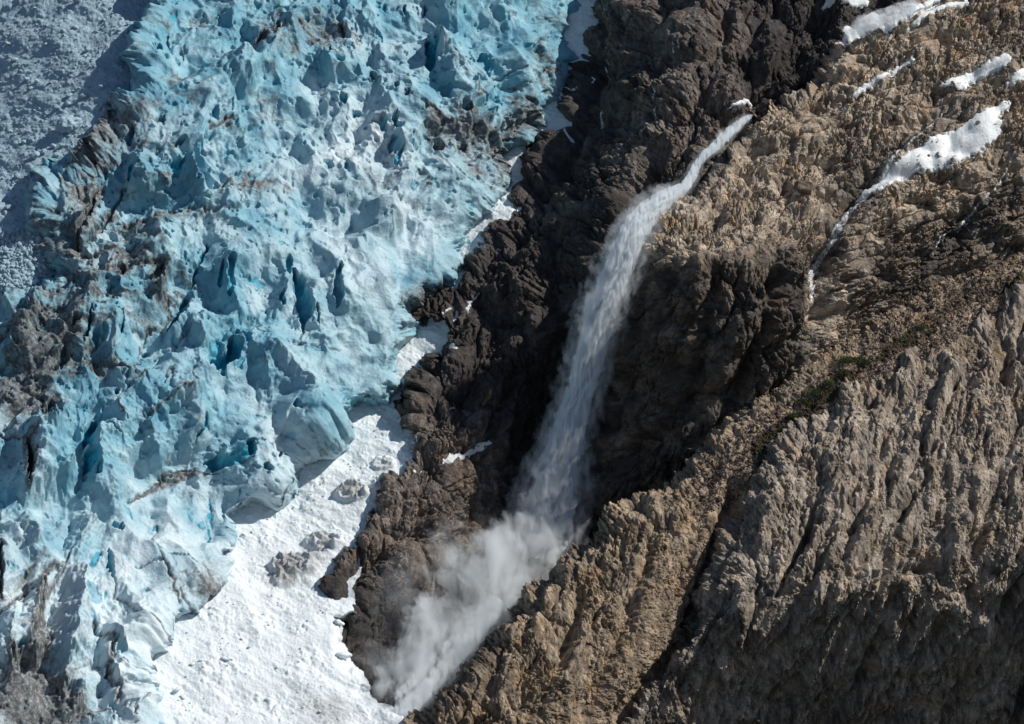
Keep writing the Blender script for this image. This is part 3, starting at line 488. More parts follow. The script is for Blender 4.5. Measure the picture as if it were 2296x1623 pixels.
def warp(a, b, s, A=9, sc=70):
    return a + A * noise(a / sc, b / sc, s) + A * .35 * noise(a / sc * 3.3, b / sc * 3.3, s + 1), b + A * noise(a / sc, b / sc, s + 2) + A * .35 * noise(a / sc * 3.3, b / sc * 3.3, s + 3)
def blocks(a, b, ang, asp, sizes, amps, seed, tilt=1.0, off=.4, crack=.25):
    h = 0; var = sm(fbm(a / 140, b / 140, seed + 5, 3), -.5, .5)
    for k, (s_, am) in enumerate(zip(sizes, amps)):
        x, y = rot(a, b, ang + (12 if k % 2 else -6), s_, s_ * asp); f, e = block(x, y, seed + 10 * k, tilt * .8, off * .9, 2.1)
        h = h + am * (f - .25 * (1 - e)) * ((.12 + 1.15 * var) if k else 1)
    return h

def r_mid(R):
    X, Y, a, b = R.X, R.Y, R.a, R.b; wa, wb = warp(a, b, 500)
    h = -24 * ridge(*rot(wa, wb, -18, 150, 330), 510, 2)
    blk = sm(fbm(a / 200, b / 200, 520), -.4, .4)
    h = h + blocks(wa, wb, -18, 1.9, (62, 27, 12, 6), (26, 13, 7, 3.2), 530)
    h = h + .8 * fbm(a / 7, b / 7, 540, 3)
    for (cx, cy, rx, ry, am, ang) in ((925, 930, 40, 60, 14, 20), (1050, 650, 50, 60, 16, 0), (790, 1330, 60, 70, 12, 0), (1000, 990, 90, 40, 26, -20), (1180, 640, 40, 60, 26, 10), (1060, 560, 50, 60, 20, 0), (1280, 150, 40, 60, 20, 0), (1560, 90, 60, 100, 36, 20)):
        W_ = win(X, Y, [(cx - 100, cy - 100), (cx + 100, cy + 100)], 0); c, s = math.cos(math.radians(ang)), math.sin(math.radians(ang)); dx, dy = W_.X - cx, W_.Y - cy
        R.D[W_.s] -= am * np.clip(1 - ((dx * c + dy * s) / rx) ** 2 - ((-dx * s + dy * c) / ry) ** 2, 0, 1)
    # gullies
    strokes(R.D, X, Y, [([(1350, 60), (1310, 260), (1250, 380)], 22, 50), ([(1480, 330), (1400, 480), (1350, 620)], 26, 40), ([(1330, 640), (1240, 900), (1180, 1150)], 60, 60), ([(1780, 120), (1720, 210)], 26, 30), ([(1160, 820), (1090, 1000)], 14, 26), ([(1040, 720), (960, 860)], 10, 18)])
    dark = 1 - sm(np.hypot((X - 960) / 220, (Y - 1120) / 190), .8, 1.3); dark = np.maximum(dark, 1 - sm(np.hypot((X - 1560) / 190, (Y - 330) / 170), .75, 1.2)); dark = np.maximum(dark, .8 * (1 - sm(np.hypot((X - 1500) / 200, (Y - 60) / 120), .7, 1.2)))  # mask of the cliff's lit parts, where the tone is lightened
    R.tone[:] = np.clip(1.0 + .3 * fbm(a / 80, b / 120, 550) - .95 * dark, 0, 1); R.wet[:] = .25 + .5 * sm(fbm(a / 60, b / 90, 551), 0, .4)  # wet dark rock; shade is also put into tone, lit parts kept paler
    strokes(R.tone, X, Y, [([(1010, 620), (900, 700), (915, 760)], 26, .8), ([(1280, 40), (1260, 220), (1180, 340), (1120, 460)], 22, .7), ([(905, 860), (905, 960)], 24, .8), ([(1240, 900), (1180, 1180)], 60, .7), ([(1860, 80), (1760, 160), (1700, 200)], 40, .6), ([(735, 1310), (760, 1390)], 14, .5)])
    R.wet[:] += .5 * sm(np.hypot((X - 1300) / 300, (Y - 1300) / 300), 1, .4)
    strokes(R.snow, X, Y, [([(1000, 1030), (1060, 1010), (1105, 985)], 4.5, 1.1), ([(930, 1057), (945, 1050)], 4, .9), ([(915, 1010), (950, 992)], 2, .7), ([(1078, 563), (1092, 558)], 4, 1), ([(1013, 781), (1022, 790)], 5, 1.2), ([(1262, 285), (1268, 302)], 3.5, .9), ([(1008, 915), (1022, 913)], 2.4, .8), ([(1240, 210), (1290, 195)], 3, .6), ([(1010, 690), (995, 700)], 4, .9), ([(975, 730), (985, 745)], 5, 1), ([(1395, 690), (1400, 700)], 2.4, .8)])
    return h
def r_slab(R):
    X, Y, a, b = R.X, R.Y, R.a, R.b; wa, wb = warp(a, b, 600)
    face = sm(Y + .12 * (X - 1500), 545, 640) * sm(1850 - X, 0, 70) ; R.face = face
    h = -18 * ridge(*rot(wa, wb, 35, 330, 110), 610, 2)
    slab = blocks(wa, wb, 38, .42, (80, 34, 15, 6), (20, 10, 6, 2.8), 620, 1.1)
    cl = blocks(wa, wb, -14, 2.0, (70, 30, 13, 6), (26, 13, 6, 3), 660)
    h = h + slab * (1 - face) + cl * face + .8 * fbm(a / 7, b / 7, 640, 3)
    strokes(R.D, X, Y, [([(2100, 215), (2030, 290), (1960, 370), (1880, 480), (1840, 600)], 22, 26), ([(1740, 620), (1700, 760), (1640, 900)], 20, 46), ([(1600, 610), (1580, 760), (1540, 900)], 16, 36), ([(1850, 560), (1830, 700)], 26, 40), ([(1440, 600), (1420, 760), (1370, 960)], 22, 30), ([(2250, 400), (2120, 540)], 24, 26), ([(1700, 330), (1640, 420), (1600, 500)], 18, 20), ([(2296, 330), (2150, 420), (1980, 520)], 16, 22), ([(1960, 130), (1880, 210), (1790, 260)], 16, 22), ([(1760, 420), (1840, 450), (1940, 440)], 12, 26)])
    for (cx, cy, rx, ry, am) in ((1800, 450, 60, 40, 30), (1640, 440, 50, 60, 24), (1560, 640, 70, 80, 30), (1780, 300, 100, 50, 20), (1680, 700, 60, 120, 24), (1920, 620, 50, 60, 26), (2020, 580, 60, 40, 20), (1480, 800, 40, 160, 20)):
        q = np.clip(1 - ((X - cx) / rx) ** 2 - ((Y - cy) / ry) ** 2, 0, 1); R.D -= am * q
    R.tone[:] = np.clip(.05 + .35 * fbm(a / 70, b / 70, 650) + .95 * face + .55 * sm(Y + .35 * (X - 2000), 455, 560) * sm(X, 1850, 1960) * (1 - .0 * X), 0, 1); R.wet[:] = .25 * sm(fbm(a / 40, b / 60, 651), .1, .5)  # face term puts the overhanging wall's shade into its dark wet-rock tone
    strokes(R.tone, X, Y, [([(2140, 250), (2080, 310), (2000, 330), (1900, 420)], 34, .5), ([(1960, 440), (1880, 520), (1850, 600)], 36, .55), ([(2296, 60), (2240, 160)], 40, .4), ([(1700, 250), (1640, 320), (1560, 430)], 16, .7), ([(2296, 400), (2150, 520), (2050, 640)], 40, .3), ([(2090, 170), (2190, 210), (2296, 250)], 22, .3), ([(1900, 330), (1880, 470)], 30, .3), ([(1870, 90), (1990, 60), (2050, 20)], 9, .7)])
    strokes(R.wet, X, Y, [([(2140, 250), (2080, 310), (2000, 330), (1900, 420)], 34, .8), ([(1960, 440), (1880, 520), (1850, 600)], 34, .8), ([(2296, 60), (2240, 160)], 30, .6), ([(1700, 250), (1640, 320), (1560, 430)], 20, .9), ([(2220, 430), (2100, 560)], 30, .7)])
    return h
def r_fore(R):
    X, Y, a, b = R.X, R.Y, R.a, R.b; wa, wb = warp(a, b, 700)
    tal = sm(X + .55 * (Y - 1000), 1500, 1680); R.tal = tal
    h = (-15 * ridge(*rot(wa, wb, -24, 110, 260), 710, 2) - 9 * ridge(*rot(wa, wb, -26, 40, 200), 711, 2)) * (1 - .7 * tal)
    lump = blocks(wa, wb, -22, 1.35, (58, 25, 12, 6), (17, 10, 5.5, 3), 720, 1.1, .45)
    sc_ = blocks(wa, wb, 30, .8, (16, 8, 5), (2.4, 1.8, 1.1), 750, 1.2, .5)
    bill = -2 * np.abs(noise(*rot(wa, wb, -22, 16, 30), 735)) - 1.2 * np.abs(noise(wa / 8, wb / 10, 736))
    h = h + (lump + bill) * (1 - tal * .8) + sc_ * tal + .8 * fbm(a / 6, b / 6, 740, 3)
    strokes(R.D, X, Y, [([(1120, 1440), (1060, 1623)], 16, 22), ([(1300, 1330), (1260, 1480), (1180, 1623)], 14, 26), ([(1470, 1180), (1400, 1400), (1320, 1600)], 16, 26), ([(1600, 1050), (1560, 1200), (1520, 1330)], 16, 20), ([(1640, 1100), (1590, 1290), (1540, 1440), (1400, 1600)], 22, 46)])
    R.tone[:] = np.clip(.0 + .35 * fbm(a / 60, b / 90, 760), 0, 1)
    strokes(R.tone, X, Y, [([(960, 1590), (1040, 1530), (1100, 1450)], 18, .55), ([(1090, 1430), (1040, 1530), (1000, 1640)], 26, .3)])
    strokes(R.veg, X, Y, [([(1700, 1010), (1750, 960), (1830, 915), (1890, 860)], 22, .85), ([(1900, 850), (1960, 815), (2040, 770)], 14, .7), ([(1990, 790), (2100, 700), (2200, 640), (2296, 590)], 14, .5), ([(1970, 700), (2080, 650), (2180, 640)], 0.1, 0), ([(2060, 770), (2100, 730), (2160, 690), (2260, 640)], 16, .55), ([(1690, 1090), (1720, 1040), (1760, 980)], 18, .75), ([(1690, 960), (1740, 930)], 5, .5), ([(1580, 1340), (1540, 1430)], 8, .7)])
    blot(R.veg, X, Y, 1740, 1000, 60, 26, .3, -40)
    return h
def r_rib(R):
    X, Y, a, b = R.X, R.Y, R.a, R.b; wa, wb = warp(a, b, 800)
    h = -24 * ridge(*rot(wa, wb, -26, 130, 420), 810, 2) - 15 * ridge(*rot(wa, wb, -28, 46, 260), 815, 2)
    h = h + blocks(wa, wb, -26, 2.0, (60, 26, 12, 6), (13, 8, 5.5, 3.2), 820, 1.1, .45) - 2.5 * np.abs(noise(*rot(wa, wb, -26, 15, 32), 835)) - 1.8 * np.abs(noise(wa / 8, wb / 11, 836))
    h = h + 1.0 * fbm(a / 6, b / 6, 840, 3)
    strokes(R.D, X, Y, [(T9([(880, 150), (840, 290), (740, 500), (640, 760)]), 7, 30), (T9([(490, 540), (510, 700), (420, 1100)]), 7, 20), (T9([(1560, 40), (1470, 240)]), 8, 26), (T6([(1830, 960), (1730, 1230), (1680, 1400)]), 9, 30), (T9([(1040, 320), (880, 620)]), 6, 20), (T9([(1300, 620), (1220, 850)]), 8, 24), (T9([(2296, 640), (2100, 1000)]), 9, 30), (T9([(1130, 300), (960, 330)]), 5, 16), (T6([(2180, 700), (2160, 900)]), 14, 24), (T9([(1500, 600), (1700, 560), (1760, 680)]), 12, 24), (T6([(1500, 720), (1400, 900)]), 6, 14)])
    for (cx, cy, rx, ry, am, ang) in ((1870, 1110, 36, 30, 20, 0), (2145, 1365, 34, 36, 36, 0), (2200, 1400, 30, 34, 24, 0), (2240, 1320, 34, 22, 22, 0), (1940, 1190, 26, 110, 22, 25), (2110, 920, 26, 130, 26, 15), (1680, 1610, 16, 18, 30, 0), (2000, 1410, 22, 30, 20, 0), (1670, 1400, 40, 60, 18, 20), (2190, 1180, 60, 30, 18, 0), (1640, 1500, 26, 60, 16, 20)):
        W_ = win(X, Y, [(cx - 140, cy - 140), (cx + 140, cy + 140)], 0); c, s = math.cos(math.radians(ang)), math.sin(math.radians(ang)); dx, dy = W_.X - cx, W_.Y - cy
        R.D[W_.s] -= am * np.clip(1 - ((dx * c + dy * s) / rx) ** 2 - ((-dx * s + dy * c) / ry) ** 2, 0, 1)
    R.tone[:] = np.clip(.0 + .4 * fbm(a / 60, b / 100, 860) + .3 * sm(fbm(a / 200, b / 240, 861) + (Y - 1400) / 500, 0, .8), 0, 1)  # last term paints the lower wall's shade as a darker rock tone
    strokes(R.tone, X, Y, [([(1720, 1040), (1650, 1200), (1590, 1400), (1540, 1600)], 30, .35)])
    strokes(R.veg, X, Y, [(T6([(1310, 940), (1460, 840)]), 5, .7), (T6([(1810, 720), (1930, 640)]), 9, .7), (T6([(2090, 380), (2296, 300)]), 14, .7), (T6([(1830, 960), (1850, 950)]), 7, .8), (T6([(1560, 760), (1700, 740)]), 10, .6), (T9([(400, 920), (420, 1100)]), 9, .6), (T9([(780, 200), (830, 220)]), 5, .6), (T6([(1320, 1430), (1380, 1400)]), 4, .5)])
    return h

MIDP = [(1346, -200), (1340, 0), (1318, 70), (1300, 130), (1275, 190), (1258, 240), (1262, 265), (1185, 350), (1160, 400), (1128, 470), (1085, 545), (1045, 605), (1035, 622), (990, 625), (935, 660), (908, 690), (912, 745), (960, 720), (985, 728), (996, 770), (962, 845), (948, 872), (956, 888), (932, 905), (924, 960), (936, 975), (900, 1040), (865, 1090), (805, 1170), (780, 1220), (745, 1280), (730, 1318), (742, 1362), (765, 1392), (740, 1450), (760, 1560), (820, 1700), (1500, 1800), (1650, 1000), (2450, 300), (2450, -200)]
def build_rock():
    ctrl = [(730, 1310, 345), (780, 1200, 440), (830, 1130, 520), (900, 970, 670), (900, 900, 715), (1000, 720, 880), (910, 700, 900), (1040, 620, 970), (1130, 470, 1100), (1200, 350, 1220), (1270, 200, 1350), (1340, 0, 1490), (1340, -120, 1590),
            (950, 1100, 560), (1000, 1000, 650), (900, 1200, 460), (800, 1450, 300), (860, 1560, 190), (950, 1400, 430), (1000, 1250, 560), (1100, 1200, 690), (1150, 1300, 660), (1230, 1300, 730), (1050, 1450, 430), (900, 1700, 40), (1100, 1080, 700), (1200, 900, 830), (1300, 800, 800), (1350, 600, 760), (1200, 700, 840), (1100, 800, 840), (1050, 900, 740), (1150, 560, 980), (1300, 400, 1010), (1480, 480, 790), (1500, 300, 990), (1620, 300, 990), (1700, 225, 1080), (1400, 0, 1400), (1550, 130, 1180), (1700, 0, 1330), (1850, 60, 1290), (1870, 120, 1230), (1900, -100, 1420), (2100, -100, 1500), (2200, 100, 1400), (1500, 800, 850), (1700, 600, 1000), (1500, 1200, 850), (2450, 300, 1300), (1300, 1600, 500), (1230, 540, 960)]
    ctrl = [(x, y, 650 + (d - 650) * .7) if x > 1450 and y < 480 and d > 650 else (x, y, d) for x, y, d in ctrl]
    o1 = rock('cliff', 'dark wet broken rock cliff between the icefall and the waterfall', (690, 2440, -120, 1700), 2.0, ctrl, MIDP, 7, (22, 40, 5), r_mid, M_DARK)
    E = [(2500, -200), (2080, -200), (2050, -10), (2000, 25), (1985, 45), (1940, 78), (1900, 90), (1882, 104), (1850, 140), (1830, 180), (1770, 215), (1715, 250), (1685, 262), (1668, 300), (1620, 345), (1590, 385), (1550, 425), (1520, 452), (1480, 478), (1452, 520), (1432, 560), (1425, 590), (1405, 640), (1392, 700), (1380, 760), (1362, 820), (1345, 900), (1335, 1000), (1322, 1100), (1305, 1200), (1260, 1330), (1200, 1500), (1300, 1800), (2500, 1800)]
    ctrl = [(2450, -120, 1500), (2296, 0, 1330), (2050, 0, 1310), (1900, 100, 1190), (1830, 185, 1110), (1700, 255, 1020), (2000, 250, 1040), (2296, 250, 1070), (1650, 350, 900), (1560, 430, 790), (1700, 450, 780), (1850, 430, 830), (2100, 430, 860), (2296, 450, 880), (1440, 560, 590), (1560, 580, 535), (1740, 550, 590), (1900, 540, 670), (1400, 700, 630), (1350, 900, 690), (1330, 1100, 730), (1280, 1300, 790), (1500, 800, 585), (1650, 700, 520), (1650, 900, 560), (1500, 1050, 640), (1790, 800, 560), (1830, 640, 610), (1950, 640, 680), (2100, 580, 770), (2000, 760, 720), (2296, 560, 800), (2296, 800, 780), (1700, 1200, 760), (2450, 1000, 800), (1500, 1400, 800)]
    ctrl = [(x, y, 590 + (d - 590) * .65) if y < 470 else (x, y, d) for x, y, d in ctrl]
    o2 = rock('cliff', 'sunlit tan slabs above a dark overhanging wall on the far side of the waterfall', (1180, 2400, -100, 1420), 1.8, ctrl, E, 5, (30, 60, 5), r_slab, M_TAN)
    Fp = [(880, 1900), (925, 1640), (945, 1608), (968, 1588), (1000, 1562), (1032, 1530), (1055, 1490), (1100, 1440), (1130, 1402), (1180, 1345), (1215, 1318), (1250, 1290), (1300, 1238), (1345, 1200), (1390, 1160), (1420, 1140), (1470, 1100), (1510, 1078), (1545, 1050), (1570, 1020), (1600, 985), (1640, 945), (1680, 912), (1740, 880), (1778, 840), (1808, 812), (1864, 788), (1944, 744), (1991, 701), (2031, 688), (2064, 664), (2098, 641), (2164, 611), (2211, 604), (2296, 561), (2450, 500), (2450, 1900)]
    ctrl = [(900, 1740, -220), (940, 1623, -110), (1030, 1530, -30), (1130, 1400, 60), (1250, 1290, 160), (1400, 1150, 270), (1500, 1080, 330), (1600, 985, 420), (1680, 910, 490), (1800, 820, 570), (1990, 700, 680), (2164, 611, 760), (2296, 561, 800), (2450, 500, 850), (1120, 1500, -30), (1100, 1623, -90), (1300, 1400, 70), (1300, 1623, -20), (1450, 1300, 150), (1450, 1450, 80), (1600, 1150, 270), (1750, 960, 430), (1900, 850, 510), (2100, 720, 640), (1800, 1100, 330), (2200, 900, 500), (1600, 1500, 260), (1700, 1700, 500), (2400, 1500, 900)]
    o3 = rock('ridge_terrain', 'warm brown lit rock ridge sloping down in front of the waterfall base, scree and shrubs behind its crest', (860, 2400, 480, 1700), 1.6, ctrl, Fp, 3, (40, 50, 5), r_fore, M_FORE)
    Rp = [(1380, 1900), (1400, 1623), (1440, 1560), (1508, 1470), (1538, 1442), (1560, 1380), (1581, 1315), (1600, 1250), (1625, 1192), (1650, 1150), (1674, 1115), (1690, 1080), (1718, 1041), (1740, 1000), (1764, 971), (1800, 940), (1851, 914), (1875, 885), (1898, 861), (1948, 828), (2010, 795), (2051, 768), (2075, 745), (2120, 760), (2160, 745), (2175, 700), (2230, 670), (2296, 630), (2450, 560), (2450, 1900)]
    ctrl = [(1400, 1740, 10), (1420, 1600, 30), (1538, 1442, 60), (1581, 1315, 120), (1625, 1192, 205), (1718, 1041, 325), (1764, 971, 375), (1851, 914, 425), (1948, 828, 505), (2051, 768, 580), (2170, 730, 620), (2296, 630, 700), (2450, 560, 760), (1680, 1300, 70), (1740, 1150, 190), (1800, 1200, 140), (1850, 1050, 270), (2000, 1000, 320), (2100, 850, 460), (2296, 880, 450), (2000, 1200, 150), (2296, 1150, 220), (1900, 1320, 60), (1700, 1400, 60), (1800, 1430, 130), (1600, 1480, 80), (2000, 1400, 170), (2100, 1360, 150), (2296, 1300, 200), (1700, 1600, 230), (2000, 1600, 340), (2296, 1500, 410), (2296, 1740, 600), (1850, 1740, 480), (1550, 1623, 120), (2450, 1300, 150), (2450, 900, 450)]
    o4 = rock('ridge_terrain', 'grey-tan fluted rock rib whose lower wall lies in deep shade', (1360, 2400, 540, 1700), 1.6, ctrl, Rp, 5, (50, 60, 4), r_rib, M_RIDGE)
    return o1, o2, o3, o4
def build_mountain():
    X, Y = grid(-700, 3000, -260, 1900, 12)
    D = 1750 + .55 * (811 - Y) + 60 * fbm(X / 300, Y / 300, 900)
    P = world(X, Y, D); a, b = ab(P); P = P + normals(P) * ((40 * fbm(a / 90, b / 90, 901) + 30 * facet(a / 80, b / 80, 902)[0]) * S)[..., None]
    z = np.zeros(X.shape, f32)
    return tag(mesh_grid('mountain', P, np.ones(X.shape, bool), M_DARK, dict(tone=z + 1, wet=z, snow=z, veg=z, blk=z + .4)), 'dark rock mountainside behind the snow slope', 'mountain', kind='structure')
# ------------------------------------------------------------------ things lying on and running over the terrain
import random
rnd = random.Random(7)
def at(T, x, y):
    X, Y, P = T; st = X[0, 1] - X[0, 0]; j = int(round((x - X[0, 0]) / st)); i = int(round((y - Y[0, 0]) / st))
    i = min(max(i, 3), P.shape[0] - 4); j = min(max(j, 3), P.shape[1] - 4); n = np.cross(P[i, j + 3] - P[i, j - 3], P[i + 3, j] - P[i - 3, j]); n /= np.linalg.norm(n)
    return P[i, j], (-n if n @ FW > 0 else n)
def drape(name, label, cat, T, t, lift, k, mat, smooth=True, attrs=None, group=None, kind=None, pad=0):
    """a skin following the terrain where t > 0, raised by lift*min(t,1) units and smoothed over k cells"""
    X, Y, P = T; ii, jj = np.where(t > -2); 
    if len(ii) == 0: return None
    s = (slice(max(ii.min() - 4, 0), ii.max() + 5), slice(max(jj.min() - 4, 0), jj.max() + 5)); Ps = P[s]; ts = t[s]; Q = blur(Ps, k) if k else Ps.copy(); N = normals(blur(Ps, max(k, 3)))
    Q = Q + N * (S * (np.clip(ts, 0, 1) ** .6 * lift - 1.5 * (ts < .02) - .0))[..., None]
    at_ = {k_: v[s] for k_, v in (attrs or {}).items()}
    return tag(mesh_grid(name, Q, ts > -.6, mat, at_, smooth), label, cat, group, kind)
def poly_t(T, poly, feather, jag=3):
    X, Y, P = T; return (sdist(X, Y, poly) + jag * fbm(X / 12, Y / 12, 31, 3)) / feather
def line_t(T, pts, ws, jag=1.5):
    X, Y, P = T; d, sd, t = segd(X + 3 * noise(X / 12, Y / 12, 41), Y + 3 * noise(X / 12, Y / 12, 42), pts); w_ = np.interp(t, np.linspace(0, 1, len(ws)), ws)
    return ((w_ - d + jag * fbm(X / 6, Y / 10, 43, 2)) / np.maximum(w_, 1)).astype(f32)

def water_mat(name, alpha=1.0, stretch=((0, math.radians(25), 0), (1.6, 1, .25)), lo=.42, hi=.58, sc=1.0):
    s = MT(name, .5, .3); s.b.inputs['Base Color'].default_value = (.9, .93, .95, 1)
    s.b.inputs['Transmission Weight'].default_value = 0
    n = s.noise(sc, 7, .7, stretch)
    if alpha < 1: s.lk(s.ramp(n, [(lo, (0, 0, 0)), (hi, (alpha, alpha, alpha))]), s.b.inputs['Alpha'])
    s.col(s.ramp(s.noise(sc * .7, 6, .7, stretch), [(.3, (.66, .74, .8)), (.6, (.93, .95, .96))]))
    s.bump([(n, .8, .8), (s.noise(3, 4, .7), .4, .3)], 1); return s.m
def vol_mat(name, dens, scale, lo, hi, stretch=None, detail=5, color=(.95, .98, 1), warp_=0, rate=.25):
    m = bpy.data.materials.new(name); m.use_nodes = True; t = m.node_tree; t.nodes.clear(); o = t.nodes.new('ShaderNodeOutputMaterial'); v = t.nodes.new('ShaderNodeVolumePrincipled'); t.links.new(v.outputs[0], o.inputs['Volume'])
    v.inputs['Color'].default_value = (*color, 1); v.inputs['Anisotropy'].default_value = .1
    tc = t.nodes.new('ShaderNodeTexCoord'); mp = t.nodes.new('ShaderNodeMapping'); n = t.nodes.new('ShaderNodeTexNoise'); t.links.new(tc.outputs['Object'], mp.inputs[0]); t.links.new(mp.outputs[0], n.inputs[0])
    n.inputs['Scale'].default_value = scale; n.inputs['Detail'].default_value = detail; n.inputs['Roughness'].default_value = .6; n.inputs['Distortion'].default_value = warp_
    if stretch: mp.inputs['Rotation'].default_value = stretch[0]; mp.inputs['Scale'].default_value = stretch[1]
    r = t.nodes.new('ShaderNodeMapRange'); t.links.new(n.outputs['Fac'], r.inputs[0]); r.inputs[1].default_value = lo; r.inputs[2].default_value = hi; r.inputs[3].default_value = 0; r.inputs[4].default_value = dens
    t.links.new(r.outputs[0], v.inputs['Density']); m.cycles.volume_step_rate = rate; return m
def pathp(path, n):
    p = np.array(path, float); L = np.r_[0, np.cumsum(np.linalg.norm(np.diff(p[:, :2], axis=0), axis=1))]; s = np.linspace(0, L[-1], n)
    return np.array([np.interp(s, L, blur(p[:, i:i + 1].copy(), 0)[:, 0]) for i in range(p.shape[1])]).T, s
def tube(name, path, mat, rs=1.0, amp=.25, seed=0, fine=.08, seg=56, flat=.8, parent=None, cap=True):
    """path rows: x, y, depth, half-width (units). A closed lumpy tube around the falling water"""
    q, s = pathp(path, int(sum(math.dist(path[i][:2], path[i + 1][:2]) for i in range(len(path) - 1)) / 3)); n = len(q)
    for _ in range(3): q[1:-1] = (q[:-2] + 2 * q[1:-1] + q[2:]) / 4
    C0 = world(q[:, 0], q[:, 1], q[:, 2]); T = np.gradient(C0, axis=0); T /= np.linalg.norm(T, axis=1, keepdims=True)
    side = np.cross(T, FW); side /= np.linalg.norm(side, axis=1, keepdims=True); dep = np.cross(side, T)
    th = np.linspace(0, 2 * math.pi, seg, endpoint=False); TT, SS = np.meshgrid(th, s)
    R0 = q[:, 3][:, None] * rs; cx, cz = np.cos(TT) * 2.2, np.sin(TT) * 2.2
    nz = fbm(cx + 3.1 * seed + SS / 60, cz + SS / 50, seed, 4) + .5 * fbm(cx * 2.5 + SS / 35, cz * 2.5 - SS / 26, seed + 5, 3)
    fn = ridge(cx * 4 + SS / 80, cz * 4 + SS / 45, seed + 9, 3)
    e = np.clip(np.minimum(s, s[-1] - s) / 12, .05, 1)[:, None] if cap else 1
    R = R0 * (1 + amp * nz + fine * fn) * e * S
    V = C0[:, None] + side[:, None] * (np.cos(TT) * R)[..., None] + dep[:, None] * (np.sin(TT) * R * flat)[..., None]
    V = V.reshape(-1, 3); idx = np.arange(n * seg).reshape(n, seg); nx = np.roll(idx, -1, 1)
    f = np.stack([idx[:-1], nx[:-1], nx[1:], idx[1:]], -1).reshape(-1, 4).tolist() + [idx[0].tolist()[::-1], idx[-1].tolist()]
    me = bpy.data.meshes.new(name); me.from_pydata(V.tolist(), [], f)
    import bmesh
    bm = bmesh.new(); bm.from_mesh(me); bmesh.ops.recalc_face_normals(bm, faces=bm.faces); bm.to_mesh(me); bm.free()
    me.polygons.foreach_set('use_smooth', [True] * len(f)); me.materials.append(mat)
    o = bpy.data.objects.new(name, me); C.objects.link(o); o.parent = parent; return o
def blobs(name, pts, mat, parent=None, smooth=False, jag=.25):
    """many small lumps in one mesh: pts = (position, radius vector)"""
    import bmesh
    bm = bmesh.new(); bmesh.ops.create_icosphere(bm, subdivisions=1, radius=1); bv = np.array([v.co[:] for v in bm.verts]); bf = np.array([[v.index for v in f.verts] for f in bm.faces]); bm.free()
    rg = np.random.default_rng(5); n = len(pts); Pc = np.array([p[0] for p in pts]); R = np.array([p[1] for p in pts]) * S
    V = bv[None] * (1 + jag * rg.standard_normal((n, len(bv), 1))); sc_ = R[:, None, None] * (1 + .35 * rg.standard_normal((n, 1, 3))).clip(.4, 1.8)
    V = V * sc_; an = rg.uniform(0, 6.28, n); c, s_ = np.cos(an)[:, None], np.sin(an)[:, None]; x = V[..., 0] * c - V[..., 1] * s_; y = V[..., 0] * s_ + V[..., 1] * c; V[..., 0], V[..., 1] = x, y
    V = (V + Pc[:, None]).reshape(-1, 3); F_ = (bf[None] + (np.arange(n) * len(bv))[:, None, None]).reshape(-1, 3)
    me = bpy.data.meshes.new(name); me.from_pydata(V.tolist(), [], F_.tolist()); me.polygons.foreach_set('use_smooth', [smooth] * len(F_)); me.materials.append(mat)
    o = bpy.data.objects.new(name, me); C.objects.link(o); o.parent = parent; return o
def lump(name, seed, mat, sub=4, angular=False):
    import bmesh
    bm = bmesh.new(); bmesh.ops.create_icosphere(bm, subdivisions=sub, radius=1); v = np.array([q.co[:] for q in bm.verts])
    x, y, z = v.T; h = .22 * fbm(x * 1.3 + seed, y * 1.3 + z * 1.1, seed, 4) + .12 * facet(x * 1.6 + z + seed, y * 1.6 - z, seed, 1, .4)[0] + .05 * fbm(x * 5, y * 5 + z * 4, seed + 3, 3)
    if angular:
        rg = np.random.default_rng(seed)
        for _ in range(9):
            n = rg.standard_normal(3); n /= np.linalg.norm(n); d = v @ n; cut = rg.uniform(.5, .8); v = v - np.clip(d - cut, 0, None)[:, None] * n
        h = h * .5
    v = v * (1 + h[:, None]); v[:, 2] *= .8
    for q, c_ in zip(bm.verts, v): q.co = c_
    me = bpy.data.meshes.new(name); bm.to_mesh(me); bm.free(); me.polygons.foreach_set('use_smooth', [not angular] * len(me.polygons)); me.materials.append(mat); return me
def put(name, me, T, x, y, r, label, cat, group=None, sq=(1, 1, 1), sink=.25, rz=None):
    p, n = at(T, x, y); o = bpy.data.objects.new(name, me); C.objects.link(o); o.location = p + n * r * S * (1 - sink) * .6; o.scale = [r * S * q for q in sq]
    o.rotation_euler = (rnd.uniform(-.4, .4), rnd.uniform(-.4, .4), rnd.uniform(0, 6.28) if rz is None else rz); return tag(o, label, cat, group)

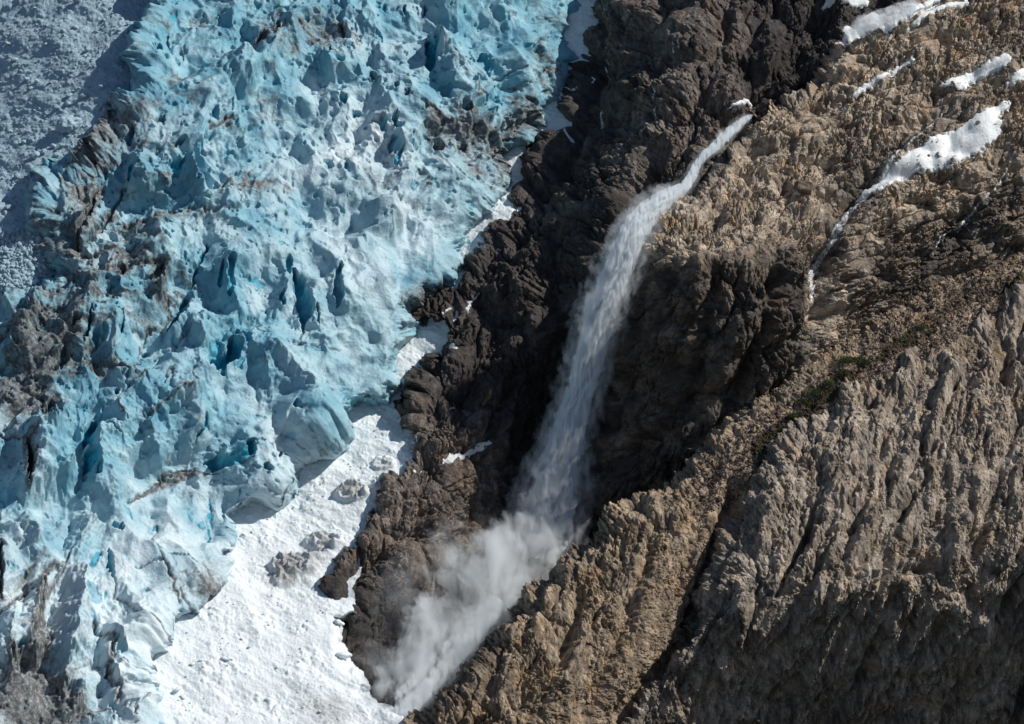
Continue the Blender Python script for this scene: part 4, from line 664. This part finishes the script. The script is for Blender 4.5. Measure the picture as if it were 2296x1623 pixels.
def build_water(MID, SLAB):
    MW = water_mat('white_water'); MTH = water_mat('thin_water', .9, ((0, math.radians(20), 0), (1.5, 1, .4)), .40, .56, 1.4)
    main = [(1690, 256, 1000, 5), (1672, 266, 975, 8), (1655, 280, 950, 10), (1625, 306, 905, 12), (1600, 330, 868, 11), (1580, 346, 842, 10), (1562, 370, 815, 10), (1550, 398, 780, 11), (1535, 420, 750, 13), (1510, 434, 722, 17), (1482, 450, 690, 23), (1452, 478, 655, 28), (1428, 508, 625, 30), (1411, 541, 605, 30), (1392, 592, 600, 33), (1374, 645, 605, 36), (1348, 708, 615, 37), (1324, 790, 630, 34), (1303, 874, 645, 33), (1284, 930, 655, 36), (1268, 985, 665, 41), (1250, 1060, 680, 48), (1236, 1120, 690, 54), (1222, 1190, 700, 58), (1200, 1260, 700, 66), (1165, 1320, 680, 60)]
    main = [(x, y, 605 + (d - 605) * .66, w_) if y < 530 else (x, y, d, w_) for x, y, d, w_ in main]
    r = bpy.data.objects.new('waterfall', None); C.objects.link(r); r.location = world(np.array(1300.), np.array(700.), np.array(650.)); tag(r, 'tall white waterfall plunging down the shaded gorge between two cliffs', 'waterfall')
    def child(o): o.parent = r; o.matrix_parent_inverse.identity(); o.location = -np.array(r.location); return o
    core = child(tube('water_column', [(x, y, d, w_) for x, y, d, w_ in main[:-1]], vol_mat('falling_water', 2.6, .8, .40, .57, ((0, math.radians(18), 0), (1.5, 1, .16)), 6, rate=.05), .82, .4, 3, .2, 96, .7))
    child(tube('spray', main, vol_mat('spray_volume', .13, .3, .42, .66, ((0, math.radians(18), 0), (1.3, 1, .6)), rate=.1), 1.75, .25, 8, .05, 56, .8))
    dr = []
    for _ in range(4200):
        k = rnd.randrange(8, len(main) - 2); a_, b_ = main[k], main[k + 1]; t = rnd.random(); x = a_[0] + (b_[0] - a_[0]) * t; y = a_[1] + (b_[1] - a_[1]) * t; d = a_[2] + (b_[2] - a_[2]) * t; w_ = a_[3]
        sgn = -1 if rnd.random() < .8 else 1; off = w_ * (.75 + abs(rnd.gauss(0, .28))) * sgn
        dr.append((world(np.array(x + off), np.array(y + off * .15 * -1), np.array(d + rnd.uniform(-15, 15))), rnd.uniform(.25, .7)))
    child(blobs('droplets', dr, MW, smooth=True))
    # side channel and the arc above the lip
    def stream(lbl, T, pts, ws, lift=3, mat=MTH, group='thin cascades on the cliffs', nm='cascade'):
        return drape(nm, lbl, 'cascade', T, line_t(T, pts, ws), lift, 1, mat, True, group=group)
    (stream('side channel of white water braiding beside the upper waterfall', SLAB, [(1648, 290), (1625, 325), (1605, 345), (1590, 375), (1578, 395)], [2, 3, 3, 4, 2]))
    stream('short white arc of water above the waterfall lip', MID, [(1628, 247), (1650, 238), (1672, 230), (1692, 228)], [2, 4, 5, 4], 4, MW)
    stream('thin veil of water sliding down the dark cliff near the ice', MID, [(1372, 0), (1355, 60), (1342, 130), (1325, 210), (1305, 290), (1298, 335)], [1.2, 1.5, 2, 3, 3, 1.5])
    stream('narrow trickle down the blocky dark cliff face', MID, [(1525, 115), (1508, 160), (1480, 215), (1462, 260), (1450, 300)], [1.4, 1.2, 2, 2, 1.2])
    stream('white cascade leaving the tip of the large snow patch', SLAB, [(1942, 440), (1925, 452), (1900, 480), (1880, 510), (1868, 540)], [5, 6, 7, 8, 7], 4)
    stream('thin fall dropping over the dark overhang below the snow tip', SLAB, [(1868, 540), (1855, 575), (1845, 600), (1832, 650), (1822, 700)], [6, 6, 6, 6, 4], 5)
    stream('silver trickle between wet slabs above the large snow patch', SLAB, [(2114, 205), (2112, 250), (2085, 282), (2050, 315), (2010, 350), (1985, 385), (1970, 420)], [1.5, 2, 2, 2, 2, 6, 6])
    stream('trickle down the dark rocks below the large snow patch', SLAB, [(2278, 330), (2262, 370), (2240, 410), (2200, 450), (2185, 480), (2150, 515), (2110, 535), (2095, 570)], [1.5, 2.5, 2, 2, 3.5, 2, 2.5, 2])
    stream('faint trickle crossing sunlit slabs beside the waterfall lip', SLAB, [(1775, 330), (1740, 350), (1712, 380)], [1, 1.5, 1])
    t = poly_t(SLAB, [(1882, 98), (1900, 60), (1912, 36), (1935, 30), (1990, 32), (2030, 16), (2065, 4), (2090, -10), (2110, -8), (2060, 24), (2010, 48), (1975, 66), (1940, 74), (1905, 90)], 8, 3)
    drape('cascade', 'broad foaming cascade at the top of the tan slabs', 'cascade', SLAB, t, 12, 3, MW, True)
    child(tube('upper_spray', [(1895, 92, 950, 12), (1935, 55, 970, 22), (1990, 36, 985, 20), (2060, 6, 1010, 16)], vol_mat('upper_spray_volume', .6, .5, .38, .6), 1.0, .3, 18))
    # mist thrown up at the foot of the fall
    mist = vol_mat('mist_volume', .17, .065, .46, .68, ((0, math.radians(38), 0), (1.6, 1, .5)), 7, (.95, .98, 1), 1.2, .2)
    o = tube('mist', [(1215, 1180, 640, 60), (1170, 1235, 570, 95), (1110, 1300, 470, 115), (1050, 1380, 340, 115), (990, 1470, 220, 105), (930, 1540, 130, 90), (880, 1595, 60, 60)], mist, 1.0, .3, 28, .05, 64, .75); tag(o, 'drifting mist thrown up where the waterfall hits the gorge floor', 'mist', kind='stuff')
    thin = vol_mat('thin_mist_volume', .035, .05, .50, .72, None, 6, (.95, .98, 1), .8, .3)
    o = tube('mist', [(1120, 1180, 560, 50), (1040, 1260, 410, 100), (940, 1340, 290, 120), (860, 1450, 180, 100), (830, 1540, 90, 60)], thin, 1.0, .3, 38, .05, 64, .6); tag(o, 'thin grey haze of spray drifting over the lit rock buttress', 'mist', kind='stuff')
    o = tube('mist', [(1635, 232, 830, 14), (1690, 205, 845, 22), (1740, 200, 850, 16)], vol_mat('lip_mist_volume', .06, .12, .46, .7), 1.0, .3, 48, .05, 40, .7); tag(o, 'small puff of spray hanging over the waterfall lip', 'mist', kind='stuff')
    # torrent running out of the mist
    TW = vol_mat('torrent_water', 1.2, .4, .42, .6, ((0, math.radians(50), 0), (1.6, 1, .4)), 6, rate=.08)
    for pts in ([(1120, 1340, 520, 22), (1060, 1420, 380, 20), (1000, 1500, 240, 18), (940, 1570, 120, 22), (890, 1612, 60, 18)], [(1030, 1420, 350, 9), (980, 1470, 260, 8), (930, 1520, 180, 9), (885, 1570, 100, 10)]):
        child(tube('torrent', pts, TW, 1, .4, 12, .2, 40, .5))
def build_patches(MID, SLAB):
    for lbl, T, poly, lift in (
        ('long dirty-white snow patch narrowing to a tip above the thin fall', SLAB, [(1926, 438), (1935, 420), (1965, 405), (1990, 385), (2030, 350), (2070, 325), (2100, 305), (2150, 285), (2185, 262), (2215, 245), (2250, 228), (2268, 222), (2262, 240), (2236, 262), (2250, 285), (2230, 320), (2200, 340), (2160, 360), (2110, 378), (2060, 385), (2030, 400), (1985, 425), (1950, 436)], 9),
        ('white snow patch on the upper slabs, second below the skyline', SLAB, [(2104, 190), (2120, 178), (2160, 160), (2200, 145), (2240, 126), (2262, 124), (2268, 138), (2250, 160), (2215, 165), (2180, 175), (2165, 195), (2130, 195)], 7),
        ('small snow patch cut by the frame edge beside the dark rocks', SLAB, [(2252, 188), (2270, 165), (2300, 150), (2340, 130), (2340, 165), (2290, 182), (2262, 190)], 7),
        ('narrow ribbon of snow blocks in a groove of the tan slabs', SLAB, [(1908, 215), (1925, 195), (1945, 180), (1985, 160), (2020, 140), (2045, 130), (2050, 138), (2010, 160), (1980, 178), (1950, 195), (1920, 212)], 7),
        ('tongue of snow lying beside the broad top cascade', SLAB, [(2045, 46), (2065, 30), (2090, 14), (2130, 2), (2170, -10), (2180, 2), (2120, 20), (2090, 36), (2060, 50), (2035, 62)], 7),
        ('snow bank capping the dark cliff beside the top cascade', MID, [(1840, 20), (1850, 2), (1870, -14), (1930, -14), (1950, 20), (1935, 18), (1905, 24), (1880, 16), (1860, 14)], 8),
        ('thin crescent of snow on the lit rock buttress', MID, [(995, 1030), (1012, 1018), (1050, 1012), (1080, 996), (1108, 982), (1108, 990), (1080, 1008), (1050, 1024), (1018, 1034)], 4)):
        drape('snow_patch', lbl, 'snow patch', T, poly_t(T, poly, 5, 5), lift * .8, 6, M_PATCH, True, dict(dirt=(.34 + .3 * sm(T[1] - .62 * (2296 - T[0]), 270, 330)).astype(f32)), 'snow patches left on the rock')
def build_blocks(DEB, SNOW, FORE, SLAB, RIB):
    ms = [lump('ice_block', 11 * k + 3, M_DEB, 3) for k in range(5)]; big = lump('ice_block', 91, M_DEB, 5)
    put('ice_block', big, DEB, 157, 290, 30, 'big rounded ice block alone on the grey snow slope', 'ice block', sq=(1.05, .9, .85), rz=.4)
    spots = [(55, 320, 9), (190, 215, 10), (150, 370, 10), (128, 350, 8), (155, 215, 8), (195, 108, 8), (208, 138, 7), (168, 62, 10), (178, 8, 12), (62, 180, 9), (85, 185, 7), (232, 205, 9), (225, 245, 6), (130, 245, 9), (152, 232, 9), (82, 355, 13), (100, 345, 9), (122, 330, 9), (70, 200, 7), (240, 250, 9), (280, 225, 9), (300, 215, 10), (268, 75, 7), (105, 100, 6), (25, 105, 8), (232, 42, 6), (272, 128, 8), (40, 395, 9), (60, 440, 8), (20, 470, 10), (75, 480, 9), (35, 138, 10), (140, 330, 8), (250, 228, 9), (45, 520, 8)]
    for _ in range(175):
        x = rnd.uniform(-20, 330); y = rnd.uniform(20, 560)
        if x < 340 - .55 * max(0, y - 200) and y > 60 - .7 * x: spots.append((x, y, rnd.uniform(2.2, 5.2)))
    for k, (x, y, r_) in enumerate(spots): put('ice_block', ms[k % 5], DEB, x, y, r_, 'chunky ice lump standing out among smaller chunks on the grey snow slope' if k < 35 else 'small ice chunk strewn on the grey snow slope beyond the icefall', 'ice block', 'larger ice lumps on the snow slope' if k < 35 else 'ice chunks strewn over the snow slope', (1, .8, .75))
    pts = []
    for _ in range(5200):
        x = rnd.uniform(-40, 330); y = rnd.uniform(-10, 640)
        if x < 345 - .6 * max(0, y - 200) and y > 50 - .7 * x:
            dens = .25 + .75 * (y / 640) ** 2
            if rnd.random() < dens: p, n = at(DEB, x, y); pts.append((p, abs(rnd.gauss(0, 1.1)) + .7 + (1.6 if y > 520 and x < 110 else 0)))
    for _ in range(900):
        x = rnd.uniform(-60, 118); y = rnd.uniform(520, 655); p, n = at(DEB, x, y); pts.append((p + n * S * 2, rnd.uniform(1.5, 7)))
    tag(blobs('ice_rubble', pts, M_DEB, smooth=True, jag=.18), 'countless small ice lumps littering the grey snow slope', 'ice rubble', kind='stuff')
    sm_ = [lump('snow_block', 7 * k + 1, M_SNOW, 3) for k in range(4)]
    for k in range(110):
        if k < 60: x, y = rnd.uniform(360, 740), rnd.uniform(1330, 1600)
        else: t = rnd.random(); x = 520 + 380 * t + rnd.uniform(-50, 50); y = 1230 - 330 * t + rnd.uniform(-30, 50)
        put('snow_block', sm_[k % 4], SNOW, x, y, rnd.uniform(1.6, 4), 'small snow block scattered on the bright avalanche fan', 'snow block', 'snow blocks scattered over the fan', (1, .8, .7))
    for x, y, r_ in ((505, 1480, 7), (512, 1484, 5), (450, 1484, 6), (432, 1490, 5), (410, 1560, 7), (395, 1548, 8), (560, 1450, 5), (830, 1445, 7), (755, 1400, 10), (768, 1470, 16)):
        put('snow_block', sm_[0], SNOW, x, y, r_, 'small snow block scattered on the bright avalanche fan', 'snow block', 'snow blocks scattered over the fan', (1.2, .9, .7))
    # scree on the bench behind the ridge crest
    pts = []
    for _ in range(9000):
        t = rnd.random(); x = 1560 + 740 * t; y = 1040 - 470 * t + rnd.uniform(-10, 130) - 40 * (t > .5) * t
        p, n = at(FORE, x, y); pts.append((p + n * S * .5, abs(rnd.gauss(0, .9)) + .6 + (rnd.random() < .05) * rnd.uniform(1, 4)))
    tag(blobs('scree', pts, M_SCREE, jag=.3), 'loose reddish-grey scree on the bench above the rock rib', 'scree', kind='stuff')
    bm_ = [lump('boulder', 5 * k + 2, M_FORE, 3, True) for k in range(5)]
    for lbl, T, x, y, r_, sq in (('pale block perched at the scree edge above the gorge', FORE, 1788, 838, 14, (1.3, .8, .7)), ('grey boulder half-buried in scree just below the cliff foot', FORE, 1905, 760, 22, (1.4, 1, .7)), ('small pointed boulder where the ridge crest starts to fall', FORE, 1672, 928, 9, (1.2, 1, .8)), ('rounded boulder standing at the dark ledge above the waterfall lip', SLAB, 1632, 225, 13, (.8, .8, 1.5)), ('large rusty boulder beside the waterfall lip', SLAB, 1722, 235, 14, (1.2, .9, .8)), ('pale domed boulder at the top of the slabs above the overhang', SLAB, 1800, 445, 26, (1.3, 1, .9)), ('sunlit boulder caught on the shaded lower wall', RIB, 1680, 1606, 14, (.8, .8, 1.1))):
        put('boulder', bm_[int(x) % 5], T, x, y, r_, lbl, 'boulder', sq=sq)
def build_shrubs(FORE, RIB):
    ML = bpy.data.materials.new('shrub_leaves'); ML.use_nodes = True; b = ML.node_tree.nodes['Principled BSDF']; n = ML.node_tree.nodes.new('ShaderNodeObjectInfo'); b.inputs['Roughness'].default_value = .7
    s = MT('shrub_leaf', .7, .2); s.col(s.ramp(s.noise(1.5, 4, .7), [(.3, (.022, .035, .014)), (.6, (.06, .075, .025)), (.75, (.11, .10, .04))])); ML = s.m
    s = MT('shrub_wood'); s.b.inputs['Base Color'].default_value = (.10, .075, .055, 1); MWD = s.m
    labs = {0: 'dark green dwarf shrub in the gully behind the rock rib', 1: 'low olive shrub mat at the foot of the rock rib'}
    rg = np.random.default_rng(3)
    for k, (T, x, y, w_, h_) in enumerate(((FORE, 1895, 822, 30, 14), (FORE, 1918, 812, 24, 12), (FORE, 1940, 818, 18, 9), (FORE, 1890, 845, 20, 9), (FORE, 1830, 890, 26, 14), (FORE, 1805, 905, 22, 12), (FORE, 1858, 868, 20, 9), (FORE, 1778, 940, 18, 9), (FORE, 1760, 968, 20, 9), (FORE, 1735, 1000, 22, 10), (FORE, 1722, 1020, 16, 8), (FORE, 2030, 770, 14, 5), (FORE, 2065, 740, 18, 6), (FORE, 2085, 750, 14, 5), (RIB, 2195, 655, 20, 6), (RIB, 2215, 645, 16, 5), (RIB, 1544, 1365, 12, 8))):
        p, n = at(T, x, y); o = bpy.data.objects.new('shrub', None); C.objects.link(o); o.location = p
        near = {0: 'dark green dwarf shrub at the top of the gully, just below the scree', 4: 'bushy green shrub halfway down the gully behind the rib', 9: 'low dark shrub at the lower end of the gully', 16: 'olive tuft of shrub wedged deep in the cleft between the two ridges'}
        w_, h_ = w_ * 1.25, h_ * 1.3; tag(o, near.get(k, 'small low green shrub growing in the gully behind the rock rib' if k < 11 else 'flat olive shrub mat on the upper scree bench'), 'shrub', None if k in near else ('shrubs in the gully' if k < 11 else 'shrub mats on the upper bench'))
        N = int(w_ * 42); c = rg.standard_normal((N, 3)); c /= np.linalg.norm(c, axis=1, keepdims=True); c *= rg.uniform(.35, 1, (N, 1)); lob = .75 + .35 * fbm(c[:, 0] * 2 + k, c[:, 1] * 2 + c[:, 2], k, 3); c *= lob[:, None]
        c *= np.array([w_, w_ * .8, h_]) * S; c[:, 2] = np.abs(c[:, 2]) + .15; u = rg.standard_normal((N, 3)); u /= np.linalg.norm(u, axis=1, keepdims=True); v = np.cross(u, rg.standard_normal((N, 3))); v /= np.linalg.norm(v, axis=1, keepdims=True); sz = rg.uniform(.12, .3, (N, 1))
        V = np.stack([c - u * sz, c + v * sz * .5, c + u * sz, c - v * sz * .5], 1).reshape(-1, 3); F_ = np.arange(N * 4).reshape(-1, 4)
        me = bpy.data.meshes.new('foliage'); me.from_pydata(V.tolist(), [], F_.tolist()); me.materials.append(ML); q = bpy.data.objects.new('foliage', me); C.objects.link(q); q.parent = o
        V = []; F_ = []
        for j in range(5):
            a_ = rnd.uniform(0, 6.28); e = np.array([math.cos(a_) * w_ * .6, math.sin(a_) * w_ * .5, h_ * .7]) * S; bs = len(V)
            for pt, rr in ((np.zeros(3) - [0, 0, .5], .16), (e * .5 + [0, 0, .2], .1), (e, .03)):
                for g_ in range(6): V.append((pt + np.array([math.cos(g_), math.sin(g_), 0]) * rr).tolist())
            for l in range(2):
                for g_ in range(6): F_.append((bs + l * 6 + g_, bs + l * 6 + (g_ + 1) % 6, bs + l * 6 + 6 + (g_ + 1) % 6, bs + l * 6 + 6 + g_))
        me = bpy.data.meshes.new('stem'); me.from_pydata(V, [], F_); me.materials.append(MWD); q = bpy.data.objects.new('stem', me); C.objects.link(q); q.parent = o
M_PATCH = snow_mat('old_snow', (.80, .83, .84), (.22, .2, .19))
M_SCREE = rock_mat('scree_rock', (.06, .05, .05), (.24, .18, .16), (.45, .37, .32), (.28, .16, .12), None, wet=False)
build_mountain(); DEB = build_debris(); SNOW = build_snow(); build_glacier(); MID, SLAB, FORE, RIB = build_rock()
build_water(MID, SLAB); build_patches(MID, SLAB); build_blocks(DEB, SNOW, FORE, SLAB, RIB); build_shrubs(FORE, RIB)
